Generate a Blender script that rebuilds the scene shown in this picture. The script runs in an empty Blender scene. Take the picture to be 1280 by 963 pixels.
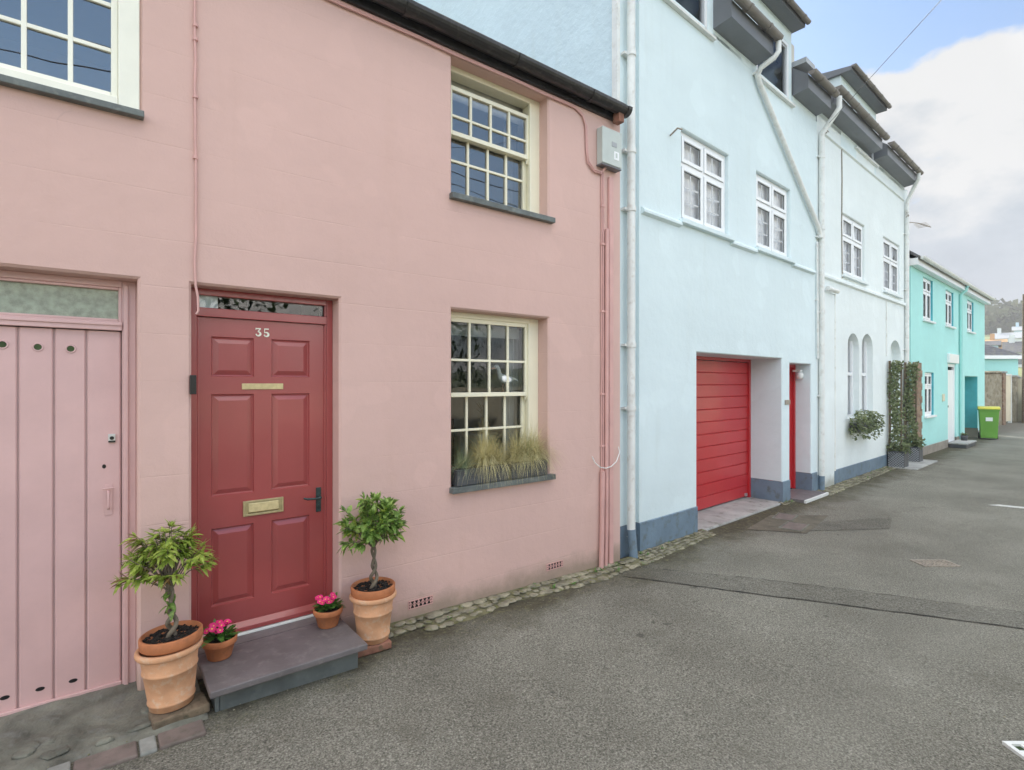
import bpy, math, random
from math import sin, cos, pi, radians as R_
from mathutils import Vector, Matrix
random.seed(7)
S = bpy.context.scene
COL = S.collection
uni = random.uniform

# ------------------------------------------------------------------ materials
MATS = {}
def lin(r, g, b):
    f = lambda c: (c/255/12.92) if c/255 <= .04045 else ((c/255+.055)/1.055)**2.4
    return (f(r), f(g), f(b))

class NT:
    def __init__(s, name):
        s.m = bpy.data.materials.new(name); s.m.use_nodes = True
        s.t = s.m.node_tree; s.n = s.t.nodes; s.l = s.t.links
        s.b = s.n['Principled BSDF']; s.out = s.n['Material Output']
        s.tc = s.n.new('ShaderNodeTexCoord')
        s.co = s.tc.outputs['Object']
    def set(s, **k):
        for a, v in k.items(): s.b.inputs[a.replace('_', ' ')].default_value = v
    def noise(s, scale, detail=3, rough=.55, co=None, dist=0):
        n = s.n.new('ShaderNodeTexNoise'); n.inputs['Scale'].default_value = scale
        n.inputs['Detail'].default_value = detail; n.inputs['Roughness'].default_value = rough
        n.inputs['Distortion'].default_value = dist
        s.l.new(co or s.co, n.inputs['Vector']); return n.outputs['Fac']
    def voro(s, scale, feat='F1', out='Distance', co=None):
        n = s.n.new('ShaderNodeTexVoronoi'); n.feature = feat; n.inputs['Scale'].default_value = scale
        s.l.new(co or s.co, n.inputs['Vector']); return n.outputs[out]
    def ramp(s, fac, stops):
        n = s.n.new('ShaderNodeValToRGB'); e = n.color_ramp.elements
        while len(e) < len(stops): e.new(.5)
        for i, (p, c) in enumerate(stops):
            e[i].position = p
            if isinstance(c, (int, float)): c = (c, c, c)
            e[i].color = (*c, 1)
        s.l.new(fac, n.inputs['Fac']); return n.outputs['Color']
    def mix(s, fac, a, b, mode='MIX'):
        n = s.n.new('ShaderNodeMix'); n.data_type = 'RGBA'; n.blend_type = mode
        for v, i in ((fac, 0), (a, 6), (b, 7)):
            if isinstance(v, (int, float)): n.inputs[i].default_value = v if i == 0 else (v, v, v, 1)
            elif isinstance(v, tuple): n.inputs[i].default_value = (*v, 1)
            else: s.l.new(v, n.inputs[i])
        return n.outputs[2]
    def math(s, op, a, b=0, c=None):
        n = s.n.new('ShaderNodeMath'); n.operation = op
        for i, v in enumerate((a, b, c)):
            if v is None: continue
            if isinstance(v, (int, float)): n.inputs[i].default_value = v
            else: s.l.new(v, n.inputs[i])
        return n.outputs[0]
    def sep(s, co=None):
        n = s.n.new('ShaderNodeSeparateXYZ'); s.l.new(co or s.co, n.inputs[0]); return n.outputs
    def scaled(s, v, co=None):
        n = s.n.new('ShaderNodeMapping'); n.inputs['Scale'].default_value = v
        s.l.new(co or s.co, n.inputs['Vector']); return n.outputs[0]
    def color(s, c): s.l.new(c, s.b.inputs['Base Color'])
    def bump(s, h, strength=.3, dist=.01, prev=None):
        n = s.n.new('ShaderNodeBump'); n.inputs['Strength'].default_value = strength
        n.inputs['Distance'].default_value = dist; s.l.new(h, n.inputs['Height'])
        if prev: s.l.new(prev, n.inputs['Normal'])
        s.l.new(n.outputs[0], s.b.inputs['Normal']); return n.outputs[0]

def simple(name, col, rough=.6, var=.12, vs=4, bump=.15, bs=60, bd=.004, metal=0, coat=0, spec=.5, dirt=None, da=.5):
    if name in MATS: return MATS[name]
    t = NT(name); t.set(Roughness=rough, Metallic=metal, Coat_Weight=coat, Specular_IOR_Level=spec)
    t.b.inputs['Coat Roughness'].default_value = .12
    lo = tuple(max(0, c*(1-var)) for c in col); hi = tuple(min(1, c*(1+var)) for c in col)
    c = t.mix(t.ramp(t.noise(vs, 5), [(.3, 0.), (.7, 1.)]), lo, hi)
    if dirt:
        f = t.ramp(t.noise(vs*2.7, 7, .65), [(.52, 0.), (.68, da)])
        c = t.mix(f, c, dirt)
    t.color(c)
    if bump: t.bump(t.noise(bs, 4), bump, bd)
    MATS[name] = t.m; return t.m

def wall_mat(name, col, line=0, rough=.75, grain=.35, lump=.5, stain=(.5, .45, .35), base_z=0.0):
    t = NT(name); t.set(Roughness=rough, Specular_IOR_Level=.35)
    x, y, z = t.sep()
    big = t.ramp(t.noise(.7, 5, .6), [(.3, 0.), (.7, 1.)])
    c = t.mix(big, tuple(v*.94 for v in col), tuple(min(1, v*1.03) for v in col))
    # hand painted patchiness, elongated in the rows
    pt = t.ramp(t.noise(1., 6, .6, co=t.scaled((1.2, 1.2, 5))), [(.42, 0.), (.72, .22)])
    c = t.mix(pt, c, tuple(v*.86 for v in col))
    # rain streaks
    st = t.ramp(t.noise(1., 5, .6, co=t.scaled((5, 5, .5))), [(.56, 0.), (.80, .15)])
    c = t.mix(st, c, tuple(col[i]*stain[i]*1.4 for i in range(3)))
    # scuffs and chips
    ch = t.ramp(t.noise(23, 4, .7), [(.74, 0.), (.77, .35)])
    c = t.mix(ch, c, tuple(v*.62 for v in col))
    # hairline cracks wandering through the render
    wv = t.n.new('ShaderNodeVectorMath'); wv.operation = 'ADD'; t.l.new(t.co, wv.inputs[0])
    wn = t.n.new('ShaderNodeTexNoise'); wn.inputs['Scale'].default_value = 1.3; wn.inputs['Detail'].default_value = 4; t.l.new(t.co, wn.inputs['Vector']); t.l.new(wn.outputs['Color'], wv.inputs[1])
    ed = t.voro(.55, feat='DISTANCE_TO_EDGE', co=wv.outputs[0])
    ck = t.math('MULTIPLY', t.ramp(ed, [(.0, 1.), (.0035, 0.)]), t.ramp(t.noise(.9, 3, co=t.scaled((1.3, 1.3, 1.3))), [(.60, 0.), (.66, .22)]))
    c = t.mix(ck, c, tuple(v*.5 for v in col))
    # filled and overpainted repairs
    rp = t.ramp(t.noise(1.7, 2, .4), [(.62, 0.), (.635, .35)])
    c = t.mix(rp, c, tuple(min(1, v*1.07) for v in col))
    # splash dirt and algae in the lowest courses
    zz = t.math('ADD', z, t.math('MULTIPLY', t.noise(5, 5, .7), .22))
    low = t.ramp(zz, [(base_z+.1, .6), (base_z+.26, 0.)])
    c = t.mix(low, c, (.16, .15, .09))
    t.color(c)
    n = t.bump(t.noise(9, 4), lump, .012)
    n = t.bump(t.noise(90, 4, .6), grain, .003, n)
    if line:
        fr = t.math('FRACT', t.math('DIVIDE', t.math('ADD', z, t.math('MULTIPLY', t.noise(1.3, 2), .018)), line))
        g = t.math('ABSOLUTE', t.math('SUBTRACT', fr, .5))
        g = t.ramp(g, [(0., 0.), (.018, 1.)])
        msk = t.ramp(t.noise(1.1, 3), [(.38, 0.), (.62, 1.)])
        g = t.mix(msk, (1., 1., 1.), g)
        n = t.bump(g, .28, .006, n)
    MATS[name] = t.m; return t.m

PINK = wall_mat('pink_masonry_paint', (.65, .437, .388), line=.265, grain=.3, lump=.4)
BLUEW = wall_mat('pale_blue_masonry_paint', (.69, .80, .825), grain=.4, lump=.5, stain=(.45, .42, .34))
BLUEH = wall_mat('pale_ice_blue_paint', (.77, .835, .835), grain=.4, lump=.6, stain=(.45, .42, .34))
BLUEG = wall_mat('blue_roughcast', (.62, .76, .82), grain=.7, lump=1.0)
TURQ = wall_mat('turquoise_masonry_paint', (.40, .75, .715), grain=.3, lump=.4)
TURQD = simple('deep_turquoise_paint', (.07, .40, .47), .6)
PLINTH = simple('grey_blue_plinth_paint', (.15, .215, .28), .6, .18, 3, .4, 25, .006, dirt=(.10, .11, .08), da=.6)
PLINTHT = simple('grey_brown_plinth', (.28, .25, .21), .8, .2, 3, .4, 25, .006)
CREAM = simple('cream_gloss_paint', (.84, .80, .62), .35, .04, 3, .1, 30, .002, coat=.2)
CREAMW = simple('pale_cream_gloss', (.86, .85, .73), .35, .05, 4, .15, 30, .002, coat=.2)
WHITE = simple('white_upvc', (.82, .84, .85), .3, .02, 2, 0)
WHITEP = simple('white_paint_on_iron', (.74, .76, .74), .5, .08, 5, .2, 40, .002, dirt=(.35, .27, .18), da=.3)
SLATE = simple('grey_slate', (.12, .135, .13), .55, .3, 6, .5, 25, .004, dirt=(.30, .31, .28), da=.5)
BLACK = simple('black_cast_iron', (.018, .017, .017), .38, .3, 8, .3, 40, .002, dirt=(.06, .055, .05), da=.7)
PINKP = simple('pink_painted_pipe', (.62, .36, .33), .5, .08, 6, .15, 40, .002)
TERRA = simple('pale_terracotta', (.62, .33, .18), .85, .16, 9, .3, 50, .003, dirt=(.62, .46, .33), da=.75)
TERRA2 = simple('orange_terracotta', (.46, .165, .065), .75, .2, 12, .25, 60, .002, dirt=(.30, .13, .07), da=.5)
SOIL = simple('dark_compost', (.018, .013, .010), .95, .6, 60, 1, 90, .012, dirt=(.09, .07, .05), da=.9)
BARK = simple('grey_bark', (.17, .14, .10), .85, .3, 25, .8, 70, .004)
STEPT = simple('purple_slate_slab', (.145, .130, .132), .5, .22, 5, .5, 30, .004, dirt=(.23, .21, .205), da=.6)
STEPR = simple('blue_grey_slate_riser', (.12, .135, .132), .5, .25, 5, .5, 22, .004, dirt=(.18, .2, .19), da=.5)
CONC = simple('worn_concrete', (.36, .36, .345), .9, .2, 3, .5, 60, .004, dirt=(.14, .14, .11), da=.7)
WOOD = simple('weathered_wood', (.16, .12, .08), .9, .4, 14, .8, 30, .006, dirt=(.06, .06, .035), da=.8)
BRICK = simple('worn_red_brick', (.26, .12, .08), .9, .35, 10, .8, 50, .006, dirt=(.10, .09, .05), da=.8)
BRASS = simple('tarnished_brass', (.55, .47, .27), .38, .15, 30, .2, 90, .001, metal=.75)
PEWTER = simple('verdigris_handle', (.05, .075, .075), .45, .35, 40, .3, 90, .001, metal=.6)
CHROME = simple('brushed_steel', (.62, .64, .66), .35, .05, 30, 0, metal=.7)
BLKP = simple('black_plastic', (.012, .012, .013), .3, .1, 8, 0)
DGREY = simple('anthracite_upvc', (.155, .165, .18), .45, .08, 3, .1, 20, .002)
DGUT = simple('dull_brown_gutter', (.20, .18, .16), .5, .15, 4, .1, 20, .002)
MBOX = simple('grey_metal_box', (.52, .57, .54), .45, .08, 5, .1, 20, .002)
LEAD = simple('lead_sheet', (.36, .38, .40), .6, .15, 3, .3, 10, .004)
GREENB = simple('lime_green_plastic', (.14, .35, .05), .42, .06, 3, .2, 120, .001)
YELL = simple('yellow_plastic_lid', (.72, .66, .09), .42, .06, 3, .1, 100, .001)
ROOM = simple('dim_room_plaster', (.50, .49, .45), .9, .1, 2, 0)
ROOMD = simple('dark_timber', (.06, .045, .035), .6, .3, 6, 0)
CURT = simple('white_curtain_cloth', (.88, .89, .89), .9, .05, 6, .2, 60, .003)
GLARE = simple('white_sky_glare', (.93, .94, .95), .9, .0, 2, 0)  # white sheet behind panes, added in place of reflected sky
BLIND = simple('grey_striped_blind', (.50, .50, .46), .9, .1, 20, 0)
REDC = simple('red_cloth', (.40, .03, .025), .8, .1, 5, 0)
CREAMR = simple('cream_render', (.66, .60, .45), .85, .12, 1.5, .4, 30, .004)
TROUGH = simple('dark_lead_trough', (.06, .065, .072), .5, .25, 8, .2, 40, .002, dirt=(.16, .16, .16), da=.4)
GULLW = simple('white_painted_wood', (.90, .91, .91), .6, .08, 20, .2, 60, .002)
ORANGE = simple('orange_beak_paint', (.62, .30, .16), .6)
MAGENTA = simple('magenta_petal', (.72, .018, .17), .6, .18, 60, 0)
YELC = simple('yellow_flower_eye', (.85, .62, .05), .6)
TARP = simple('blue_cloth', (.03, .30, .42), .7, .2, 8, .4, 20, .01)

def paint_gloss(name, col, rough=.32, coat=.5):
    t = NT(name); t.set(Roughness=rough, Coat_Weight=coat); t.b.inputs['Coat Roughness'].default_value = .10
    c = t.mix(t.ramp(t.noise(2.5, 6, .65), [(.3, 0.), (.75, 1.)]), tuple(v*.92 for v in col), tuple(min(1, v*1.08) for v in col))
    c = t.mix(t.ramp(t.noise(30, 5, .7), [(.66, 0.), (.74, .3)]), c, tuple(v*.6+.03 for v in col))
    t.color(c)
    n = t.bump(t.noise(5, 3), .12, .01)
    t.bump(t.noise(1, 5, .6, co=t.scaled((70, 70, 5))), .12, .002, n)
    MATS[name] = t.m; return t.m
REDDOOR = paint_gloss('raspberry_gloss_paint', (.33, .062, .06))
MAUVE = paint_gloss('dusty_pink_door_paint', (.64, .415, .40), .45, .25)
REDGAR = paint_gloss('scarlet_garage_paint', (.50, .022, .028), .38, .3)

def glass_mat(name, tint=(.8, .85, .85), ior=1.9, rough=.0, wav=.25):
    m = bpy.data.materials.new(name); m.use_nodes = True; nt = m.node_tree; n = nt.nodes; n.clear()
    o = n.new('ShaderNodeOutputMaterial'); mx = n.new('ShaderNodeMixShader'); fr = n.new('ShaderNodeFresnel')
    tr = n.new('ShaderNodeBsdfTransparent'); gl = n.new('ShaderNodeBsdfGlossy')
    tr.inputs[0].default_value = (*tint, 1); gl.inputs['Roughness'].default_value = rough; fr.inputs[0].default_value = ior
    tc = n.new('ShaderNodeTexCoord'); no = n.new('ShaderNodeTexNoise'); no.inputs['Scale'].default_value = 2.2
    no.inputs['Detail'].default_value = 1; bp = n.new('ShaderNodeBump'); bp.inputs['Strength'].default_value = wav; bp.inputs['Distance'].default_value = .01
    nt.links.new(tc.outputs['Object'], no.inputs['Vector']); nt.links.new(no.outputs[0], bp.inputs['Height'])
    nt.links.new(bp.outputs[0], gl.inputs['Normal'])
    nt.links.new(fr.outputs[0], mx.inputs[0]); nt.links.new(tr.outputs[0], mx.inputs[1]); nt.links.new(gl.outputs[0], mx.inputs[2])
    nt.links.new(mx.outputs[0], o.inputs[0]); MATS[name] = m; return m
GLASS = glass_mat('window_glass', ior=1.75)
GLASSU = glass_mat('sky_reflecting_glass', ior=3.0, tint=(.85, .88, .9))
GLASSB = glass_mat('clear_double_glazing', ior=1.3, tint=(1., 1., 1.), wav=.08)
GLASSF = simple('frosted_obscure_glass', (.32, .36, .28), .25, .25, 30, .6, 120, .003)

def asphalt(name='asphalt', k=1., moss=True):
    t = NT(name); t.set(Roughness=.95, Specular_IOR_Level=.15)
    x, y, z = t.sep()
    sp = t.noise(100, 4, .75)
    kk = lambda *v: tuple(q*k for q in v)
    c = t.ramp(sp, [(.32, kk(.035, .034, .028)), (.44, kk(.15, .145, .120)), (.56, kk(.32, .31, .262)), (.68, kk(.68, .66, .58))])
    vo = t.voro(120, out='Color')
    c = t.mix(.35, c, t.ramp(vo, [(.1, kk(.09, .087, .07)), (.8, kk(.42, .405, .34))]))
    big = t.ramp(t.noise(.8, 6, .6), [(.3, 0.), (.72, 1.)])
    c = t.mix(big, c, t.mix(1., c, (.62, .61, .60), 'MULTIPLY'))
    c = t.mix(t.ramp(t.noise(3.1, 4, .6), [(.60, 0.), (.78, .5)]), c, (.12, .11, .085))
    # two faintly polished wheel tracks
    tr_ = t.math('ABSOLUTE', t.math('SUBTRACT', t.math('ABSOLUTE', t.math('ADD', y, t.math('ADD', 2.9, t.math('MULTIPLY', t.noise(.5, 3), .5)))), .75))
    c = t.mix(t.ramp(tr_, [(.05, .16), (.4, 0.)]), c, kk(.36, .35, .30))
    c = t.mix(t.ramp(t.noise(6.5, 2, .5), [(.74, 0.), (.77, .6)]), c, kk(.06, .06, .05))
    # damp moss creeping out from the foot of the walls
    yy = t.math('ADD', t.math('SUBTRACT', y, t.math('MULTIPLY', x, .045)), t.math('MULTIPLY', t.math('SUBTRACT', t.noise(2.2, 6, .65), .5), 1.0))
    mz = t.ramp(t.math('ADD', yy, .85), [(.16, 0.), (.56, .92)])
    c = t.mix(mz, c, t.ramp(t.noise(26, 5, .7), [(.3, (.045, .040, .028)), (.55, (.095, .085, .055)), (.8, (.22, .22, .09))]))
    lit = t.ramp(t.math('MULTIPLY', x, .03), [(.55, 0.), (.8, .5)])  # sunlight at the far end of the lane, painted into the asphalt
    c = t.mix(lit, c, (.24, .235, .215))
    t.color(c)
    n = t.bump(sp, 1., .008)
    t.bump(t.noise(3, 4), .5, .03, n)
    MATS[name] = t.m; return t.m
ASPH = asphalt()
ASPH2 = asphalt('newer_asphalt', .80)
CRACK = simple('crack_tar', (.012, .012, .011), .9, .3, 20, 0)
GROUNDM = simple('rough_ground', (.10, .11, .06), .95, .3, .4, .4, 5, .03)
MOSSC = simple('mossy_mortar', (.145, .135, .075), .95, .45, 9, .9, 45, .012, dirt=(.14, .15, .04), da=.8)
COB = simple('cobble_stone', (.235, .215, .155), .85, .55, 9, .8, 40, .006, dirt=(.15, .155, .05), da=.95)
WORN = simple('old_stone_flag', (.155, .155, .125), .85, .5, 5, 1, 14, .02, dirt=(.18, .18, .165), da=.6)
SETT = simple('brown_sett', (.165, .13, .115), .7, .25, 8, .5, 40, .004, dirt=(.07, .075, .05), da=.5)
SETG = simple('grey_sett', (.24, .245, .225), .8, .25, 12, .6, 40, .004)
ROADW = simple('road_paint', (.62, .62, .58), .8, .15, 15, .4, 120, .003, dirt=(.15, .15, .14), da=.8)
IRON = simple('rusty_iron', (.29, .25, .20), .6, .4, 50, .8, 60, .004, dirt=(.42, .38, .33), da=.8)

def stone_mat(name, cols, sx=5., sz=9.):
    t = NT(name); t.set(Roughness=.9)
    co = t.scaled((sx, sx, sz))
    cell = t.voro(1., out='Color', co=co)
    c = t.ramp(cell, [(.1, cols[0]), (.45, cols[1]), (.8, cols[2])])
    c = t.mix(t.ramp(t.noise(14, 5, .7), [(.35, 0.), (.75, .6)]), c, tuple(v*.5 for v in cols[1]))
    d = t.voro(1., feat='DISTANCE_TO_EDGE', co=co)
    e = t.ramp(d, [(0., 0.), (.07, 1.)])
    c = t.mix(e, (.30, .27, .21), c)
    t.color(c); n = t.bump(e, .8, .03); t.bump(t.noise(30, 4), .5, .008, n)
    MATS[name] = t.m; return t.m
STONE = stone_mat('rubble_stone', [(.20, .17, .11), (.30, .26, .17), (.40, .36, .27)], 3.2, 6.5)
STONEB = stone_mat('brown_stone_strip', [(.20, .11, .07), (.27, .17, .11), (.36, .25, .17)], 4, 8)
def roof_mat(name, col, ps=.25):
    t = NT(name); t.set(Roughness=.6)
    br = t.n.new('ShaderNodeTexBrick'); t.l.new(t.co, br.inputs['Vector']); br.inputs['Scale'].default_value = 1
    br.inputs['Brick Width'].default_value = ps; br.inputs['Row Height'].default_value = ps*.7; br.inputs['Mortar Size'].default_value = .008
    br.inputs['Color1'].default_value = (*col, 1); br.inputs['Color2'].default_value = (*(c*1.4 for c in col), 1)
    br.inputs['Mortar'].default_value = (.02, .02, .02, 1)
    c = t.mix(t.ramp(t.noise(4, 6, .7), [(.52, 0.), (.7, .6)]), br.outputs['Color'], (.28, .27, .12))
    t.color(c); t.bump(br.outputs['Fac'], -.4, .01); MATS[name] = t.m; return t.m
ROOFS = roof_mat('slate_roof', (.085, .085, .095))

def leaf_mat(name, cols, sc=22, trans=.35, rough=.42):
    t = NT(name); t.set(Roughness=rough, Specular_IOR_Level=.45)
    c = t.ramp(t.noise(sc, 4, .7), [(.32, cols[0]), (.52, cols[1]), (.68, cols[2])]); t.color(c)
    tr = t.n.new('ShaderNodeBsdfTranslucent'); t.l.new(c, tr.inputs[0]); mx = t.n.new('ShaderNodeMixShader'); mx.inputs[0].default_value = trans
    t.l.new(t.b.outputs[0], mx.inputs[1]); t.l.new(tr.outputs[0], mx.inputs[2]); t.l.new(mx.outputs[0], t.out.inputs[0])
    MATS[name] = t.m; return t.m
LEAFB = leaf_mat('bay_leaf', [(.08, .16, .03), (.23, .37, .08), (.46, .58, .18)])
LEAFY = leaf_mat('yellow_green_leaf', [(.14, .22, .035), (.34, .45, .075), (.55, .60, .16)])
LEAFR = leaf_mat('ruddy_leaf_tip', [(.16, .08, .04), (.24, .16, .06), (.22, .22, .07)])
LEAFP = leaf_mat('primrose_leaf', [(.05, .14, .02), (.11, .26, .05), (.20, .38, .10)])
LEAFI = leaf_mat('ivy_leaf', [(.07, .10, .04), (.17, .21, .09), (.42, .45, .28)], sc=16)
STRAW = leaf_mat('straw_grass_blade', [(.42, .36, .15), (.66, .60, .32), (.82, .76, .48)], sc=14, rough=.6)
FESC = leaf_mat('blue_green_grass_blade', [(.15, .22, .13), (.30, .38, .22), (.48, .50, .30)], sc=14, rough=.6)
FOLW = leaf_mat('woodland_foliage', [(.06, .075, .035), (.10, .115, .055), (.16, .16, .08)], sc=.2, trans=.2, rough=1.)
FOLW.node_tree.nodes['Principled BSDF'].inputs['Specular IOR Level'].default_value = 0.
FOLH = leaf_mat('hedge_foliage', [(.03, .06, .015), (.06, .10, .03), (.10, .15, .05)], sc=3, trans=.3)

# ------------------------------------------------------------------ mesh builder
OFF = {}
class MB:
    def __init__(s): s.v = []; s.f = []; s.mi = []; s.sm = []; s.cur = 0; s.smooth = False
    def add(s, vs, fs, smooth=None):
        o = len(s.v); s.v += [tuple(map(float, v)) for v in vs]
        for f in fs:
            s.f.append(tuple(i+o for i in f)); s.mi.append(s.cur); s.sm.append(s.smooth if smooth is None else smooth)
        return s
    def box(s, x0, x1, y0, y1, z0, z1):
        return s.add([(x0,y0,z0),(x1,y0,z0),(x1,y1,z0),(x0,y1,z0),(x0,y0,z1),(x1,y0,z1),(x1,y1,z1),(x0,y1,z1)],
            [(0,3,2,1),(4,5,6,7),(0,1,5,4),(1,2,6,5),(2,3,7,6),(3,0,4,7)], False)
    def quad(s, *p): return s.add(p, [tuple(range(len(p)))], False)
    def prism(s, poly, axis, a, b):
        """poly of 2D points extruded along axis ('x': (y,z), 'y': (x,z), 'z': (x,y))"""
        def P(p, t): return {'x': (t, p[0], p[1]), 'y': (p[0], t, p[1]), 'z': (p[0], p[1], t)}[axis]
        n = len(poly); vs = [P(p, a) for p in poly]+[P(p, b) for p in poly]
        return s.add(vs, [tuple(range(n)), tuple(range(2*n-1, n-1, -1))]+[(i, n+i, n+(i+1) % n, (i+1) % n) for i in range(n)], False)
    def tube(s, pts, r, n=8, cap=True):
        pts = [Vector(p) for p in pts]; rs = r if isinstance(r, (list, tuple)) else [r]*len(pts)
        vs = []; fs = []; prev = None
        for i, p in enumerate(pts):
            d = (pts[min(i+1, len(pts)-1)]-pts[max(i-1, 0)]).normalized()
            if prev is None:
                u = d.cross(Vector((0, 0, 1)) if abs(d.z) < .9 else Vector((1, 0, 0))).normalized()
            else: u = (prev-d*prev.dot(d)).normalized()
            prev = u; w = d.cross(u)
            for k in range(n):
                a = 2*pi*k/n; vs.append(p+(u*cos(a)+w*sin(a))*rs[i])
        for i in range(len(pts)-1):
            for k in range(n):
                a = i*n+k; b = i*n+(k+1) % n; fs.append((a, b, b+n, a+n))
        s.add(vs, fs, True)
        if cap:
            o = len(pts)-1
            s.add(vs[:n], [tuple(range(n-1, -1, -1))], False); s.add(vs[o*n:], [tuple(range(n))], False)
        return s
    def lathe(s, prof, c=(0, 0, 0), n=40, wob=0, tilt=None):
        vs = []; fs = []
        for j, (r, z) in enumerate(prof):
            for k in range(n):
                a = 2*pi*k/n; p = Vector((r*cos(a), r*sin(a), z))
                if tilt: p = tilt @ p
                vs.append(p+Vector(c))
        for j in range(len(prof)-1):
            for k in range(n):
                a = j*n+k; b = j*n+(k+1) % n; fs.append((a, b, b+n, a+n))
        return s.add(vs, fs, True)
    def disc(s, c, r, n=24, tilt=None):
        pts = []
        for k in range(n):
            p = Vector((r*cos(2*pi*k/n), r*sin(2*pi*k/n), 0))
            if tilt: p = tilt @ p
            pts.append(p+Vector(c))
        return s.quad(*pts)
    def blob(s, c, rx, ry, rz, n=8, m=5, jit=.12, rot=0):
        vs = []; fs = []
        for j in range(m+1):
            th = pi*j/m
            for k in range(n):
                a = 2*pi*k/n; q = 1+uni(-jit, jit) if 0 < j < m else 1
                x, y = rx*sin(th)*cos(a)*q, ry*sin(th)*sin(a)*q
                vs.append((c[0]+x*cos(rot)-y*sin(rot), c[1]+x*sin(rot)+y*cos(rot), c[2]+rz*cos(th)*q))
        for j in range(m):
            for k in range(n):
                a = j*n+k; b = j*n+(k+1) % n; fs.append((a, a+n, b+n, b))
        return s.add(vs, fs, True)
    def leaf(s, p, d, up, L, W, bend=.25, fold=.25, seg=4):
        p = Vector(p); d = Vector(d).normalized(); up = Vector(up)
        side = d.cross(up)
        if side.length < 1e-3: side = d.cross(Vector((1, .2, 0)))
        side.normalize(); nn = side.cross(d).normalized()
        vs = []; fs = []
        for i in range(seg+1):
            t = i/seg; w = W*.5*(sin(pi*min(1, t**.8*.97+.03)))**.8
            c = p+d*(L*t)-nn*(bend*L*t*t)
            vs += [c-side*w+nn*w*fold, c, c+side*w+nn*w*fold]
        for i in range(seg):
            a = i*3; fs += [(a, a+1, a+4, a+3), (a+1, a+2, a+5, a+4)]
        return s.add(vs, fs, True)
    def blade(s, p, d, L, W, droop, seg=5):
        p = Vector(p); d = Vector(d).normalized(); side = Vector((-d.y, d.x, 0))
        side = side.normalized() if side.length > 1e-3 else Vector((1, 0, 0))
        vs = []; fs = []; c = p.copy(); dd = d.copy()
        for i in range(seg+1):
            w = W*.5*(1-i/seg*.85); vs += [c-side*w, c+side*w]
            dd = (dd+Vector((0, 0, -droop/seg))).normalized(); c = c+dd*(L/seg)
        for i in range(seg): a = i*2; fs.append((a, a+1, a+3, a+2))
        return s.add(vs, fs, True)
    def build(s, name, mat, parent=None, bevel=0, kind=None, label=None, flush=False):
        me = bpy.data.meshes.new(name)
        o = OFF.get(parent.name, (0, 0, 0)) if parent else (0, 0, 0)
        me.from_pydata([(v[0]-o[0], v[1]-o[1], v[2]-o[2]) for v in s.v], [], s.f)
        for m in (mat if isinstance(mat, (list, tuple)) else [mat]): me.materials.append(m)
        me.polygons.foreach_set('material_index', s.mi); me.polygons.foreach_set('use_smooth', s.sm)
        me.update(); ob = bpy.data.objects.new(name, me); COL.objects.link(ob)
        if parent: ob.parent = parent; OFF[ob.name] = o
        if bevel:
            b = ob.modifiers.new('edge', 'BEVEL'); b.width = bevel; b.segments = 2; b.limit_method = 'ANGLE'; b.harden_normals = False
        if kind: ob['kind'] = kind
        if label: ob['label'] = label
        return ob

def thing(name, label, cat, loc=(0, 0, 0), rot=0, group=None, off=None):
    o = bpy.data.objects.new(name, None); COL.objects.link(o); o.empty_display_size = .2
    o.location = loc; o.rotation_euler = (0, 0, rot); o['label'] = label; o['category'] = cat
    if group: o['group'] = group
    OFF[o.name] = off or (0, 0, 0); return o
def tag(o, label, cat, group=None, kind=None):
    o['label'] = label; o['category'] = cat
    if group: o['group'] = group
    if kind: o['kind'] = kind
    return o
def house(name, label, frame, s0, cat='house'):
    """root Empty standing at distance s0 along a facade line; children are given in facade coordinates"""
    (px, py), ph = frame
    return thing(name, label, cat, (px+s0*cos(ph), py+s0*sin(ph), 0), ph, off=(s0, 0, 0))
FP = ((0., 0.), 0.)
FB = ((-.198, -.194), R_(3.366))
FT = ((-.170, -.106), R_(2.813))
def W(frame, s, r=0): (px, py), ph = frame; return (px+s*cos(ph)-r*sin(ph), py+s*sin(ph)+r*cos(ph))
def zg(x):
    if x <= -1.5: return .03
    if x < 4.5: return .03-.13*(x+1.5)/6
    return -.10

def wall_holes(mb, s0, s1, z0, z1, holes, r=0., ch=.012, back=None):
    """front wall face with openings, a worn arris round each opening and its reveals"""
    H = [(a-ch, b+ch, c-ch, d+ch) for a, b, c, d, *_ in holes]
    xs = sorted({s0, s1, *[h[0] for h in H], *[h[1] for h in H]}); xs = [x for x in xs if s0 <= x <= s1]
    zs = sorted({z0, z1, *[h[2] for h in H], *[h[3] for h in H]}); zs = [z for z in zs if z0 <= z <= z1]
    for i in range(len(xs)-1):
        for j in range(len(zs)-1):
            cx, cz = (xs[i]+xs[i+1])/2, (zs[j]+zs[j+1])/2
            if any(h[0] < cx < h[1] and h[2] < cz < h[3] for h in H): continue
            mb.quad((xs[i], r, zs[j]), (xs[i+1], r, zs[j]), (xs[i+1], r, zs[j+1]), (xs[i], r, zs[j+1]))
    for (a, b, c, d, dp), h in zip(holes, H):
        o = [(h[0], h[2]), (h[1], h[2]), (h[1], h[3]), (h[0], h[3])]; q = [(a, c), (b, c), (b, d), (a, d)]
        for k in range(4):
            k2 = (k+1) % 4
            if k == 0 and c <= z0+1e-6: continue
            mb.quad((o[k][0], r, o[k][1]), (q[k][0], r+ch, q[k][1]), (q[k2][0], r+ch, q[k2][1]), (o[k2][0], r, o[k2][1]))
            mb.quad((q[k][0], r+ch, q[k][1]), (q[k][0], r+dp, q[k][1]), (q[k2][0], r+dp, q[k2][1]), (q[k2][0], r+ch, q[k2][1]))
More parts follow.
